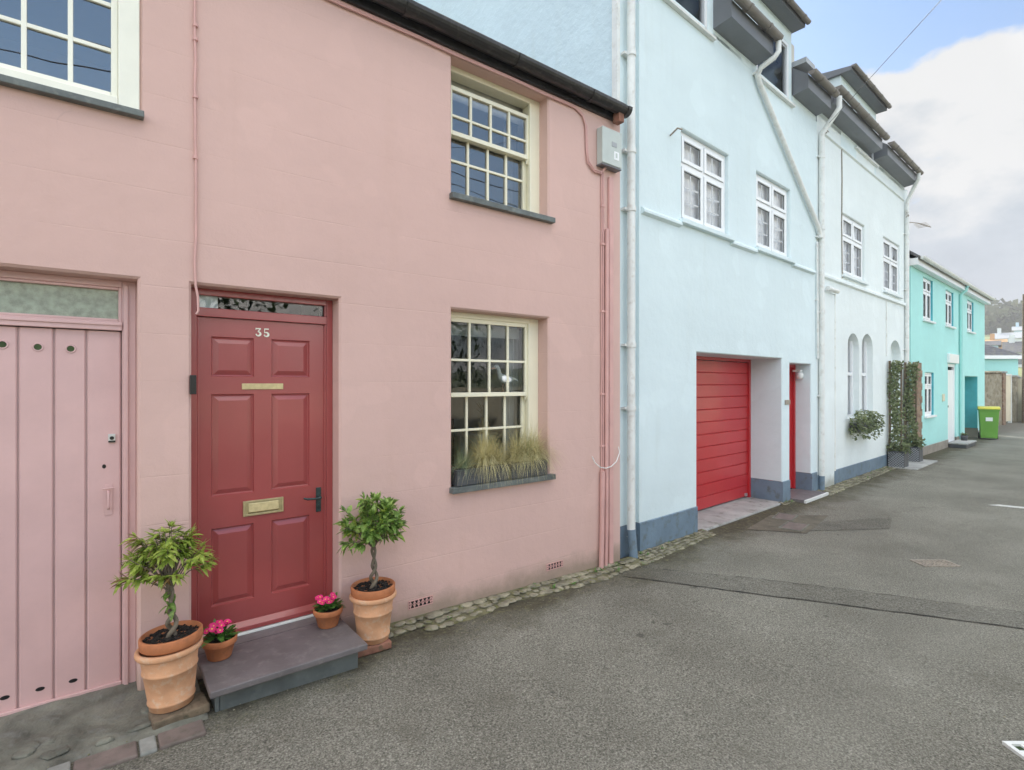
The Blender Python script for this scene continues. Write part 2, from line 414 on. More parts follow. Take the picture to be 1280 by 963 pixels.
def ring(mb, x0, x1, z0, z1, y0, y1, w, wb=None, wt=None):
    wb = w if wb is None else wb; wt = w if wt is None else wt
    mb.box(x0, x0+w, y0, y1, z0, z1); mb.box(x1-w, x1, y0, y1, z0, z1)
    mb.box(x0+w, x1-w, y0, y1, z0, z0+wb); mb.box(x0+w, x1-w, y0, y1, z1-wt, z1)
def pane(x0, x1, z0, z1, y, mat, parent):
    return MB().quad((x0, y, z0), (x1, y, z0), (x1, y, z1), (x0, y, z1)).build('pane', mat, parent)
def room(x0, x1, z0, z1, y0, y1, parent, mat=None):
    m = MB(); a, b = x0-.5, x1+.5; c, d = z0-.5, z1+.25
    m.quad((a, y1, c), (b, y1, c), (b, y1, d), (a, y1, d)); m.quad((a, y0, c), (a, y1, c), (a, y1, d), (a, y0, d))
    m.quad((b, y0, c), (b, y1, c), (b, y1, d), (b, y0, d)); m.quad((a, y0, c), (b, y0, c), (b, y1, c), (a, y1, c))
    m.quad((a, y0, d), (b, y0, d), (b, y1, d), (a, y1, d))
    # returns beside the opening
    m.quad((a, y0, c), (x0, y0, c), (x0, y0, d), (a, y0, d)); m.quad((x1, y0, c), (b, y0, c), (b, y0, d), (x1, y0, d))
    m.quad((x0, y0, c), (x1, y0, c), (x1, y0, z0), (x0, y0, z0)); m.quad((x0, y0, z1), (x1, y0, z1), (x1, y0, d), (x0, y0, d))
    return m.build('interior', mat or ROOM, parent)
def sill(x0, x1, z, parent, mat=SLATE, y0=-.05, y1=.2, t=.045):
    return MB().box(x0, x1, y0, y1, z-t, z).build('sill', mat, parent, bevel=.004)
def shell(mb, s0, s1, depth, zf, zr, front=False, y0=0.02):
    """side walls, back wall and gables of a house body"""
    m = depth/2
    for s in (s0, s1):
        mb.quad((s, y0, -.3), (s, depth, -.3), (s, depth, zf), (s, m, zr), (s, y0, zf))
    mb.quad((s0, depth, -.3), (s1, depth, -.3), (s1, depth, zf), (s0, depth, zf))
def gable_roof(s0, s1, depth, zf, zr, parent, over=.16, t=.07, mat=ROOFS):
    m = depth/2; sl = (zr-zf)/m; mb = MB()
    for a, b in ((-over, m), (depth+over, m)):
        za = zf-over*sl
        mb.add([(s0, a, za), (s1, a, za), (s1, b, zr), (s0, b, zr), (s0, a, za+t), (s1, a, za+t), (s1, b, zr+t), (s0, b, zr+t)],
               [(0, 1, 2, 3), (4, 5, 6, 7), (0, 1, 5, 4), (1, 2, 6, 5), (3, 0, 4, 7)], False)
    mb.box(s0, s1, m-.1, m+.1, zr+t-.04, zr+t+.06)
    return mb.build('roof', mat, parent)
def gutter(s0, s1, y, z, r, parent, mat, joints=(), fascia=None):
    mb = MB(); n = 10; pts = [(y+r*cos(pi+pi*k/n), z+r*sin(pi+pi*k/n)) for k in range(n+1)]
    th = .006; inn = [(y+(r-th)*cos(pi+pi*k/n), z+(r-th)*sin(pi+pi*k/n)) for k in range(n+1)]
    poly = pts+inn[::-1]
    N = len(poly); vs = [(s0, a, b) for a, b in poly]+[(s1, a, b) for a, b in poly]
    mb.add(vs, [(i, N+i, N+(i+1) % N, (i+1) % N) for i in range(N)], False)
    for s in (s0, s1): mb.quad(*[(s, a, b) for a, b in pts])
    g = mb.build('gutter', mat, parent)
    for j in joints:
        b = MB(); q = [(y+(r+.008)*cos(pi+pi*k/n), z+(r+.008)*sin(pi+pi*k/n)) for k in range(n+1)]
        q2 = [(y+(r+.001)*cos(pi+pi*k/n), z+(r+.001)*sin(pi+pi*k/n)) for k in range(n+1)][::-1]
        b.prism(q+q2, 'x', j-.025, j+.025); b.build('gutter_joint', mat, g)
    return g
def pipe(pts, r, parent, mat, name='downpipe', clips=(), n=12):
    o = MB().tube(pts, r, n).build(name, mat, parent)
    for c in clips:
        x, y, z = c; MB().tube([(x, y, z-.025), (x, y, z+.025)], r*1.22, n).box(x-r*2, x+r*2, y+r*.4, y+r+.03, z-.012, z+.012).build('pipe_clip', mat, o)
    return o

def casement(parent, s0, s1, z0, z1, r, cols=2, tr=None, bars=True, fm=WHITE, gm=GLASSB, f=.05, cf=.045, sl=True, slm=None, trc=None, glare=True):
    """uPVC window: outer frame, a row of small top lights over tall casements, glazing bars inside the glass"""
    fr = MB(); ring(fr, s0, s1, z0, z1, r, r+.06, f); w = (s1-s0-2*f)/cols
    wd = fr.build('window', fm, parent, bevel=.004)
    rows = [(z0+f, (tr or z1)-(.02 if tr else f)), ] + ([(tr+.02, z1-f)] if tr else [])
    if tr: MB().box(s0+f, s1-f, r+.002, r+.058, tr-.02, tr+.02).build('transom', fm, wd)
    for c in range(cols):
        a = s0+f+w*c; b = a+w
        if c: MB().box(a-.018, a+.018, r+.004, r+.056, z0+f, z1-f).build('mullion', fm, wd)
        for (c0, c1) in rows:
            m = MB(); ring(m, a+.02, b-.02, c0+.004, c1-.004, r-.016, r+.03, cf)
            x0, x1, y0, y1 = a+.02+cf, b-.02-cf, c0+.004+cf, c1-.004-cf
            if bars and (x1-x0) > .1:
                m.box((x0+x1)/2-.011, (x0+x1)/2+.011, r+.012, r+.02, y0, y1)
                if y1-y0 > .45:
                    for k in (1, 2): zc = y0+(y1-y0)*k/3; m.box(x0, x1, r+.0125, r+.0195, zc-.011, zc+.011)
            m.build('casement', fm, wd, bevel=.003)
            pane(x0, x1, y0, y1, r+.008, gm, wd)
            gk = MB(); ring(gk, x0-.001, x1+.001, y0-.001, y1+.001, r+.001, r+.0072, .007); gk.build('gasket', BLKP, wd)
    if sl: MB().box(s0-.06, s1+.06, -.06, r+.02, z0-.05, z0).build('sill', slm or fm, wd, bevel=.005)
    if glare: MB().box(s0+f, s1-f, r+.075, r+.08, z0+f, z1-f).build('sky_glare_sheet', GLARE, wd)  # added white sheet, stands for bright sky reflected in the glass
    room(s0+f, s1-f, z0+f, z1-f, r+.07, r+1.6, wd)
    return wd

# ================================================================== PINK COTTAGE
ph = house('pink_cottage', 'pink terraced cottage with raspberry door, cream windows and black gutter', FP, 0)
m = MB()
HD = (.44, 1.301, .10, 2.275, .30); HP = (-1.6, .186, -.02, 2.272, .30)
HUL = (-1.25, .195, 3.18, 4.25, .10); HU = (2.184, 3.182, 3.165, 4.25, .30); HL = (2.184, 3.186, .90, 2.283, .30)
wall_holes(m, -4.5, 4.141, -.3, 4.36, [HD, HP, HUL, HU, HL], ch=.014)
shell(m, -4.5, 4.141, 6.4, 4.36, 5.95, y0=0.)
m.build('wall', PINK, ph)
gable_roof(-4.5, 4.145, 6.4, 4.43, 6.0, ph, over=.08)
g = gutter(-4.5, 4.13, -.10, 4.385, .068, ph, BLACK, joints=(-1., .55, 1.75, 2.75, 3.62, 4.1))
MB().box(-4.5, 4.09, -.028, -.002, 4.285, 4.40).build('fascia', BLACK, ph)
MB().box(3.99, 4.06, -.12, -.04, 4.24, 4.33).build('gutter_bracket', BRICK, g)

# --- raspberry front door
fr = MB(); Y = .128
fr.box(.44, .484, Y, Y+.08, .13, 2.275); fr.box(1.258, 1.301, Y, Y+.08, .13, 2.275)
fr.box(.484, 1.258, Y, Y+.08, 2.235, 2.275); fr.box(.484, 1.258, Y-.006, Y+.08, 2.106, 2.160)
for a, b in ((.484, .496), (1.246, 1.258)): fr.box(a, b, Y+.006, Y+.03, .16, 2.106); fr.box(a, b, Y+.006, Y+.03, 2.16, 2.235)
dfr = fr.build('door_frame', REDDOOR, ph, bevel=.004, label='raspberry red timber door frame with narrow glazed light on top')
pane(.496, 1.246, 2.16, 2.235, Y+.03, GLASS, dfr)
MB().box(.496, .60, Y+.034, Y+.038, 2.162, 2.235).build('paper_notice', CURT, dfr)
MB().box(.484, 1.258, Y-.02, Y+.09, .129, .146).build('threshold', WHITEP, dfr, bevel=.003)
room(.5, 1.24, 2.1, 2.25, Y+.1, 1.5, dfr, ROOMD)
# leaf with six raised and fielded panels
D0 = Y+.022
pans = [(.562, .803, 1.744, 1.99), (.908, 1.150, 1.744, 1.99), (.562, .803, 1.008, 1.636), (.908, 1.150, 1.008, 1.636), (.562, .803, .335, .812), (.908, 1.150, .335, .812)]
lf = MB()
xs = [.487, .562, .803, .908, 1.150, 1.255]; zs = [.148, .335, .812, 1.008, 1.636, 1.744, 1.99, 2.104]
for i in range(5):
    for j in range(7):
        if any(abs(xs[i]-p[0]) < 1e-6 and abs(zs[j]-p[2]) < 1e-6 for p in pans): continue
        lf.quad((xs[i], D0, zs[j]), (xs[i+1], D0, zs[j]), (xs[i+1], D0, zs[j+1]), (xs[i], D0, zs[j+1]))
for a, b, c, d in pans:
    def rg(e, y): return [(a+e, y, c+e), (b-e, y, c+e), (b-e, y, d-e), (a+e, y, d-e)]
    L = [rg(0, D0), rg(.006, D0+.013), rg(.011, D0+.014), rg(.040, D0+.001), rg(.044, D0+.001)]
    for q in range(4):
        for k in range(4):
            k2 = (k+1) % 4; lf.quad(L[q][k], L[q][k2], L[q+1][k2], L[q+1][k])
    lf.quad(*L[4])
lf.quad((.487, D0, .148), (.487, D0+.04, .148), (.487, D0+.04, 2.104), (.487, D0, 2.104))
lf.quad((1.255, D0, .148), (1.255, D0+.04, .148), (1.255, D0+.04, 2.104), (1.255, D0, 2.104))
lf.quad((.487, D0+.04, .148), (1.255, D0+.04, .148), (1.255, D0+.04, 2.104), (.487, D0+.04, 2.104))
door = lf.build('door', REDDOOR, ph, label='raspberry six panel front door numbered 35')
w = MB(); w.prism([(D0, .15), (D0-.03, .15), (D0-.03, .175), (D0-.004, .205), (D0, .205)], 'x', .50, 1.25); w.build('weather_bar', REDDOOR, door, bevel=.003)
# brass plate and letter box
MB().box(.732, .980, D0-.005, D0-.0005, 1.664, 1.702).build('brass_plate', BRASS, door, bevel=.002)
lb = MB(); ring(lb, .738, .980, .862, .958, D0-.012, D0-.0005, .014); lb.box(.752, .966, D0-.007, D0-.001, .876, .944)
lb.prism([(D0-.018, .886), (D0-.007, .876), (D0-.007, .944), (D0-.012, .940)], 'x', .768, .950)
lb.build('letter_box', BRASS, door, bevel=.002)
# lever handle
h = MB(); h.box(1.192, 1.226, D0-.008, D0-.0005, .826, .992); h.tube([(1.209, D0-.008, .928), (1.209, D0-.05, .928)], .009, 8)
h.tube([(1.209, D0-.048, .928), (1.17, D0-.052, .926), (1.12, D0-.050, .930), (1.098, D0-.046, .938)], [.009, .007, .008, .006], 8)
h.tube([(1.209, D0-.012, .868), (1.209, D0-.0075, .868)], .009, 8)
h.build('handle', PEWTER, door, bevel=.002)
# numerals 3 and 5 (thick ribbon strokes)
def stroke(mb, pts, ws, y0, y1):
    for i in range(len(pts)-1):
        a, b = Vector(pts[i]), Vector(pts[i+1]); d = (b-a).normalized(); n = Vector((-d.y, d.x))
        q = [a-n*ws[i]/2-d*.0008, b-n*ws[i+1]/2+d*.0008, b+n*ws[i+1]/2+d*.0008, a+n*ws[i]/2-d*.0008]
        e = .00012*i; mb.prism([(p.x, p.y) for p in q], 'y', y0-e, y1)
def digit(kind, x, z, h, y0, y1):
    m = MB(); s = h
    arc = lambda cx, cz, r, a0, a1, n=9: [(x+s*(cx+r*cos(R_(a0+(a1-a0)*k/n))), z+s*(cz+r*.92*sin(R_(a0+(a1-a0)*k/n)))) for k in range(n+1)]
    if kind == '3':
        stroke(m, [(x+s*.04, z+s*.80), (x+s*.04, z+s*.97)], [s*.07]*2, y0, y1)
        stroke(m, [(x+s*.04, z+s*.93), (x+s*.58, z+s*.93)], [s*.12]*2, y0-.0004, y1)
        stroke(m, [(x+s*.57, z+s*.93), (x+s*.28, z+s*.58)], [s*.10]*2, y0-.0008, y1)
        p = arc(.29, .30, .27, 95, -150); stroke(m, p, [s*(.08+.14*max(0, sin(pi*k/9))) for k in range(10)], y0, y1)
        m.prism([(x+s*(.08+.08*cos(2*pi*k/8)), z+s*(.20+.08*sin(2*pi*k/8))) for k in range(8)], 'y', y0-.002, y1)
    else:
        stroke(m, [(x+s*.10, z+s*.97), (x+s*.58, z+s*.97)], [s*.12]*2, y0-.0004, y1)
        stroke(m, [(x+s*.12, z+s*.98), (x+s*.10, z+s*.50)], [s*.08]*2, y0, y1)
        p = arc(.29, .30, .27, 135, -150); stroke(m, p, [s*(.07+.15*max(0, sin(pi*k/9))) for k in range(10)], y0, y1)
        m.prism([(x+s*(.08+.08*cos(2*pi*k/8)), z+s*(.20+.08*sin(2*pi*k/8))) for k in range(8)], 'y', y0-.002, y1)
    return m
digit('3', .812, 2.005, .052, D0-.005, D0-.0003).build('numeral', CREAMW, door)
digit('5', .860, 2.003, .052, D0-.005, D0-.0003).build('numeral', CREAMW, door)
b = MB(); b.box(.430, .462, -.024, -.001, 1.64, 1.75); b.tube([(.446, -.026, 1.665), (.446, -.0235, 1.665)], .009, 10)
b.build('doorbell', BLKP, ph, bevel=.004, label='small black doorbell on the left door jamb')

# --- wide pink plank door with obscured light over it
fr = MB(); Y = .13
fr.box(.122, .186, Y, Y+.08, 0.0, 2.272); fr.box(-1.6, -1.535, Y, Y+.08, 0, 2.272)
fr.box(-1.535, .122, Y, Y+.08, 2.235, 2.272); fr.box(-1.535, .122, Y-.008, Y+.08, 1.995, 2.045)
fr.box(-1.535, .122, Y-.016, Y+.01, 2.020, 2.036)
fr.box(.128, .150, Y-.012, Y-.0005, 0.0, 2.25)
for (a, b, c, d) in ((.105, .122, 2.045, 2.235), (-1.535, -1.518, 2.045, 2.235)): fr.box(a, b, Y+.006, Y+.04, c, d)
fr.box(-1.518, .105, Y+.006, Y+.04, 2.045, 2.06); fr.box(-1.518, .105, Y+.006, Y+.04, 2.22, 2.235)
pf = fr.build('door_frame', MAUVE, ph, bevel=.004, label='dusty pink frame of the wide plank door')
pane(-1.518, .105, 2.06, 2.22, Y+.03, GLASSF, pf)
pd = MB(); yb = Y+.02; z0 = .035; z1 = 1.99
edges = [-1.53, -1.39, -1.25, -1.11, -.97, -.83, -.69, -.55, -.445, -.308, -.168, -.034, .120]
for a, b in zip(edges[:-1], edges[1:]):
    g_ = .0035; c = .006
    pd.add([(a+g_, yb+c, z0), (a+g_+c, yb, z0), (b-g_-c, yb, z0), (b-g_, yb+c, z0), (a+g_, yb+c, z1), (a+g_+c, yb, z1), (b-g_-c, yb, z1), (b-g_, yb+c, z1)],
           [(0, 1, 5, 4), (1, 2, 6, 5), (2, 3, 7, 6)], False)
pd.quad((-1.53, yb+.012, z0), (.12, yb+.012, z0), (.12, yb+.012, z1), (-1.53, yb+.012, z1))
pd.box(-1.53, .12, yb+.014, yb+.04, z0, z1)
plank = pd.build('door', MAUVE, ph, label='wide dusty pink plank door with round vent holes')
MB().box(-1.53, .12, yb-.018, yb-.0005, -.01, .045).build('kick_rail', MAUVE, plank, bevel=.003)
MB().box(-1.6, .186, Y-.0, Y+.08, -.05, -.012).build('threshold', CONC, pf)
for hx, hz in ((-.366, 1.898), (-.232, 1.891), (-.100, 1.887), (-.50, 1.90)):
    v = MB(); tl = Matrix.Rotation(R_(90), 3, 'X')
    v.lathe([(.016, 0), (.016, .004), (.022, .005), (.024, 0)], (hx, yb, hz), 20, tilt=tl); v.cur = 1
    v.disc((hx, yb-.0012, hz), .0158, 18, tl)
    v.build('vent_hole', [MAUVE, FOLH], plank)
for hx, hz in ((-.357, .115), (-.223, .112), (-.090, .110), (-.50, .117)):
    v = MB(); v.add([(hx+.019*cos(2*pi*k/14), yb-.001, hz+.0105*sin(2*pi*k/14)) for k in range(14)], [tuple(range(14))]); v.build('vent_hole', BLKP, plank)
l = MB(); l.box(.060, .092, yb-.012, yb-.0005, 1.375, 1.422); l.cur = 1; l.tube([(.076, yb-.016, 1.40), (.076, yb-.0118, 1.40)], .010, 12); l.box(.060, .092, yb-.0135, yb-.0122, 1.376, 1.386)
l.build('lock', [CHROME, BLKP], plank, bevel=.001)
v = MB(); v.add([(.042+.009*cos(2*pi*k/12), yb-.001, 1.245+.012*sin(2*pi*k/12)) for k in range(12)], [tuple(range(12))]); v.build('keyhole', BLKP, plank)
l = MB(); l.box(.042, .080, yb-.004, yb-.0005, .975, 1.145); l.tube([(.061, yb-.004, 1.11), (.061, yb-.03, 1.10), (.061, yb-.032, 1.02), (.061, yb-.004, 1.01)], .006, 8)
l.tube([(.035, yb-.018, 1.125), (.087, yb-.018, 1.125)], .004, 6); l.build('latch', MAUVE, plank, bevel=.001)

# --- upper left window, almost flush with the wall
fr = MB(); ring(fr, -1.25, .195, 3.18, 4.25, -.004, .07, .095, wb=.055)
uw = fr.build('window', CREAMW, ph, bevel=.006, label='wide cream multi-pane window above the plank door')
sh = MB(); ring(sh, -1.155, .100, 3.235, 4.155, .03, .062, .030, wb=.03)
cx = [-1.10, -.92, -.64, -.457, -.277, -.098]
for c in cx: sh.box(c-.011, c+.011, .034, .060, 3.265, 4.125)
for zz_ in (3.492, 3.735, 3.965): sh.box(-1.125, .07, .036, .058, zz_-.011, zz_+.011)
sh.build('sash', CREAMW, uw, bevel=.003); pane(-1.125, .07, 3.265, 4.125, .050, GLASSU, uw)
sill(-1.31, .213, 3.178, uw, y0=-.05, y1=.10, t=.036); room(-1.15, .1, 3.23, 4.16, .1, 2.2, uw)

# --- sash windows
def sash_window(z0, z1, meet, top, barU, barL, label, gm, deep=.14):
    x0, x1 = 2.184, 3.186; Y = deep
    fr = MB(); fr.box(x0, x0+.05, Y, Y+.12, z0, z1); fr.box(x1-.105, x1, Y, Y+.12, z0, z1); fr.box(x0+.05, x1-.105, Y, Y+.12, z1-.045, z1); fr.box(x0+.05, x1-.105, Y, Y+.12, z0, z0+.03)
    fr.box(x1-.122, x1-.104, Y-.008, Y+.02, z0, z1-.045); fr.box(x0+.05, x0+.062, Y-.008, Y+.02, z0, z1-.045)
    w = fr.build('window', CREAM, ph, bevel=.004, label=label)
    cols = [2.453, 2.655, 2.852]; xa, xb = x0+.05, x1-.108
    up = MB(); ring(up, xa, xb, meet-.02, top, Y+.012, Y+.048, .036, wb=.036, wt=.034)
    for c in cols: up.box(c-.010, c+.010, Y+.016, Y+.044, meet+.016, top-.034)
    up.box(xa+.036, xb-.036, Y+.018, Y+.042, barU-.010, barU+.010)
    for q in (xa+.004, xb-.030): up.prism([(Y+.014, meet-.02), (Y+.046, meet-.02), (Y+.03, meet-.06)], 'x', q, q+.026)
    up.build('sash', CREAM, w, bevel=.003); pane(xa+.036, xb-.036, meet+.016, top-.034, Y+.034, gm, w)
    lo = MB(); ring(lo, xa, xb, z0+.03, meet+.016, Y+.056, Y+.092, .040, wb=.055, wt=.032)
    for c in cols: lo.box(c-.010, c+.010, Y+.060, Y+.088, z0+.085, meet-.016)
    lo.box(xa+.04, xb-.04, Y+.062, Y+.086, barL-.010, barL+.010)
    lo.build('sash', CREAM, w, bevel=.003); pane(xa+.04, xb-.04, z0+.085, meet-.016, Y+.078, gm, w)
    return w
wu = sash_window(3.17, 4.25, 3.725, 4.10, 3.865, 3.52, 'upper cream sash window with its top sash slid down', GLASSU, .12)
sill(2.16, 3.225, 3.172, wu); room(2.3, 3.05, 3.2, 4.2, .27, 2.4, wu)
wl = sash_window(.90, 2.283, 1.612, 2.238, 1.895, 1.315, 'lower cream sash window with gull ornament inside', GLASS, .14)
sill(2.16, 3.225, .90, wl, y0=-.055)
bl = MB()
for k in range(6): bl.box(2.25, 3.06, .26+.004*(k % 2), .268+.004*(k % 2), 4.06+k*.03, 4.088+k*.03)
bl.build('blind', BLIND, wu)
MB().box(2.25, 3.06, .262, .27, 2.105, 2.20).build('blind', BLIND, wl)
def curtain(x0, x1, z0, z1, y, par, amp=.02, n=26, cyc=4):
    m = MB(); pts = [(x0+(x1-x0)*k/n, y+amp*sin(2*pi*cyc*k/n)) for k in range(n+1)]
    for a, b in zip(pts[:-1], pts[1:]): m.add([(a[0], a[1], z0), (b[0], b[1], z0), (b[0], b[1], z1), (a[0], a[1], z1)], [(0, 1, 2, 3)], True)
    return m.build('curtain', CURT, par)
curtain(2.98, 3.16, .95, 2.2, .36, wl); curtain(2.96, 3.14, 3.22, 4.2, .36, wu)
r = MB(); a, b, c, d, y0, y1 = 1.5, 5.0, .3, 2.45, .30, 3.6
r.quad((a, y1, c), (b, y1, c), (b, y1, d), (a, y1, d)); r.quad((a, y0, c), (a, y1, c), (a, y1, d), (a, y0, d)); r.quad((b, y0, c), (b, y1, c), (b, y1, d), (b, y0, d))
r.quad((a, y0, c), (b, y0, c), (b, y1, c), (a, y1, c)); r.quad((a, y0, d), (b, y0, d), (b, y1, d), (a, y1, d))
r.quad((a, y0, c), (2.2, y0, c), (2.2, y0, d), (a, y0, d)); r.quad((3.17, y0, c), (b, y0, c), (b, y0, d), (3.17, y0, d))
r.quad((2.2, y0, c), (3.17, y0, c), (3.17, y0, .92), (2.2, y0, .92)); r.quad((2.2, y0, 2.27), (3.17, y0, 2.27), (3.17, y0, d), (2.2, y0, d))
r.build('interior', ROOM, wl)
# furniture glimpsed inside
t_ = thing('dresser', 'dark timber dresser dimly seen in the room behind the lower sash window', 'dresser', (4.2, 3.3, .3))
OFF[t_.name] = (4.2, 3.3, .3)
m = MB(); m.box(3.6, 4.9, 3.0, 3.55, .3, 1.2); m.build('base', ROOMD, t_, bevel=.01)
m = MB(); m.box(3.65, 3.69, 3.2, 3.5, 1.2, 2.2); m.box(4.81, 4.85, 3.2, 3.5, 1.2, 2.2)
for z_ in (1.5, 1.8, 2.1): m.box(3.69, 4.81, 3.2, 3.5, z_, z_+.03)
m.build('shelf', ROOMD, t_)
t_ = thing('armchair', 'red armchair dimly seen behind the left panes of the lower sash window', 'armchair', (2.85, 1.7, .3)); OFF[t_.name] = (2.85, 1.7, .3)
MB().box(2.55, 3.15, 1.75, 1.95, .5, 2.0).build('backrest', REDC, t_, bevel=.04); MB().box(2.55, 3.15, 1.3, 1.75, .3, .8).build('seat', REDC, t_, bevel=.04)
tg = thing('side_table', 'pale side table with vase inside the lower sash window', 'table', (3.3, .9, .3)); OFF[tg.name] = (3.3, .9, .3)
MB().box(2.95, 3.65, .75, 1.15, 1.16, 1.2).build('tabletop', WHITE, tg)
for q in ((2.98, .78), (3.62, .78), (2.98, 1.12), (3.62, 1.12)): MB().box(q[0]-.02, q[0]+.02, q[1]-.02, q[1]+.02, .3, 1.16).build('leg', WHITE, tg)
vz = thing('vase', 'small vase of dry stems on the table inside the sash window', 'vase', (3.12, .9, 1.2)); OFF[vz.name] = (3.12, .9, 1.2)
MB().lathe([(.001, 1.2), (.04, 1.2), (.055, 1.27), (.03, 1.33), (.035, 1.36)], (3.12, .9, 0), 16).build('vase_body', BRASS, vz)
m = MB()
for k in range(26): m.leaf((3.12, .9, 1.35), (uni(-.5, .5), uni(-.5, .5), 1), (1, 0, 0), uni(.1, .2), .02)
m.build('stems', LEAFI, vz)

# gull ornament standing on the meeting rail
gx, gy, gz = 2.79, .205, 1.632
gl = thing('gull_ornament', 'white wooden seagull ornament standing on the sash rail', 'ornament', (gx, gy, gz))
m = MB(); pts = [(-.050, .205), (-.042, .215), (-.025, .215), (-.012, .200), (-.005, .17), (.008, .135), (.035, .115), (.075, .105), (.11, .105), (.15, .112), (.185, .105)]
rs = [.008, .018, .021, .019, .020, .030, .043, .043, .033, .018, .006]
vs = []; n = 12
for (px, pz), rr in zip(pts, rs): vs.append(((px, 0, pz), rr))
m.tube([p for p, _ in vs], [q for _, q in vs], n); m.build('body', GULLW, gl)
m = MB(); m.tube([(-.045, 0, .208), (-.075, 0, .200), (-.095, 0, .194)], [.010, .007, .003], 8); m.build('beak', ORANGE, gl)
for q in (.045, .075): MB().tube([(q, 0, .085), (q-.004, 0, .045), (q, 0, .004)], [.006, .004, .004], 6).box(q-.02, q+.008, -.008, .008, 0, .004).build('leg', ORANGE, gl)
m = MB(); m.tube([(.15, -.012, .11), (.19, -.014, .10), (.205, -.01, .09)], [.010, .008, .003], 6); m.tube([(.15, .012, .115), (.20, .014, .118)], [.010, .003], 6); m.build('wing_tip', GULLW, gl)
for s_ in (-1, 1): MB().blob((-.032, s_*.017, .219), .003, .002, .003, 6, 4, 0).build('eye', BLKP, gl)

# --- pipes, cables, meter box on the pink wall
def wig(x, y, z0, z1, n=14, a=.004):
    return [(x+uni(-a, a), y, z0+(z1-z0)*k/n) for k in range(n+1)]
pc = MB().tube(wig(.458, -.012, 2.26, 4.28)[::-1], .007, 6).tube([(.458, -.012, 2.27), (.470, -.014, 2.2), (.472, -.014, 2.12), (.462, -.012, 2.10)], .007, 6).build('cable', PINKP, ph, label='thin pink painted cable between the two doors')
for z_ in (3.0, 3.35, 3.68, 3.76): MB().tube([(.458, -.012, z_-.008), (.458, -.012, z_+.008)], .013, 8).build('cable_clip', PINKP, pc)
m = MB()
for o_ in (0, .016):
    p = [(-2+.3*k, -.014-o_*.3, 4.262-o_+.004*sin(k*2.1)) for k in range(19)]+[(3.50, -.014, 4.262-o_), (3.60, -.014, 4.22-o_), (3.655-o_, -.014, 4.12), (3.665-o_, -.014, 3.90), (3.68-o_, -.016, 3.80-o_), (3.75, -.02, 3.735-o_), (3.84, -.02, 3.735-o_), (3.88+o_, -.03, 3.78), (3.90+o_, -.05, 3.84)]
    m.tube(p, .0075, 6)
m.build('cable', PINKP, ph, label='twin pink cables looping under the gutter to the grey box')
m = MB()
pc2 = []
for x_ in (3.862, 3.885):
    c_ = MB().tube(wig(x_, -.012, .70, 3.74, 16, .002), .008, 6).build('cable', PINKP, ph)
    if x_ < 3.87:
        for z_ in (3.42, 3.05, 2.4, 1.6, 1.1): MB().box(3.850, 3.90, -.024, -.001, z_-.01, z_+.01).build('cable_clip', PINKP, c_)
for x_, r_ in ((3.842, .024), (3.905, .020)):
    c_ = MB().tube([(x_-.01, -.03, zg(3.9)-.02), (x_+.006, -.028, .30), (x_+.016, -.026, .86 if x_ < 3.87 else 3.2)], r_, 10).build('conduit', PINKP, ph)
MB().box(3.955, 4.015, -.030, -.001, -.1, 3.72).build('conduit', PINKP, ph, bevel=.008)
MB().tube([(3.72, -.02, 1.01), (3.75, -.03, .95), (3.80, -.05, .905), (3.87, -.06, .89), (3.95, -.055, .90), (4.03, -.05, .94), (4.10, -.03, 1.02), (4.13, .02, 1.10)], .0045, 6).build('cable', WHITEP, ph, label='short white cable sagging across the pink conduits')
bx = MB(); bx.box(3.80, 4.06, -.075, -.002, 3.80, 4.15)
mb_ = bx.build('meter_box', MBOX, ph, bevel=.008, label='pale grey metal junction box under the gutter end')
MB().box(3.792, 4.068, -.085, -.0755, 3.803, 4.147).build('lid', MBOX, mb_, bevel=.004)
MB().box(3.795, 4.07, -.08, -.004, 3.786, 3.798).build('bottom_lip', DGREY, mb_)
l = MB(); l.box(3.955, 4.025, -.0885, -.0852, 3.865, 3.945); l.build('sticker', WHITE, mb_)
MB().box(3.975, 4.0, -.0900, -.0886, 3.885, 3.93).build('sticker_symbol', MBOX, mb_)
MB().box(3.925, 3.995, -.0880, -.0852, 3.985, 4.03).build('sticker', LEAD, mb_)
def airbrick(x0, z0, wd, hh, par, mat):
    v = MB(); ring(v, x0, x0+wd, z0, z0+hh, -.004, .0, .006); n = 6
    for k in range(n):
        c = x0+wd*(k+.5)/n; v.box(c-.004, c+.004, -.0035, 0, z0+.006, z0+hh-.006)
        for s_ in (-1, 1): v.tube([(c-s_*.013, -.002, z0+hh*.5), (c, -.002, z0+hh*.85)], .003, 4); v.tube([(c-s_*.013, -.002, z0+hh*.5), (c, -.002, z0+hh*.15)], .003, 4)
    v.cur = 1; v.quad((x0, -.0012, z0), (x0+wd, -.0012, z0), (x0+wd, -.0012, z0+hh), (x0, -.0012, z0+hh))
    v.build('air_brick', [mat, BLKP], par)
airbrick(1.81, .045, .205, .062, ph, PINKP); airbrick(3.16, .04, .20, .06, ph, PINKP)

# ================================================================== TALL BLUE HOUSE
bh = house('tall_blue_house', 'tall pale blue house with red garage door and dormer windows', FB, 4.44)
SB = 9.74
G = (5.914, 8.358, -.3, 2.08, .48); D2 = (8.633, 9.499, -.3, 2.02, .30)
W1 = (5.575, 6.705, 3.575, 4.665, .12); W2 = (7.505, 8.66, 3.575, 4.675, .12)
m = MB(); wall_holes(m, 4.75, SB, .23, 6.08, [(G[0], G[1], .23, G[3], G[4]), (D2[0], D2[1], .23, D2[3], D2[4]), W1, W2], ch=.012)
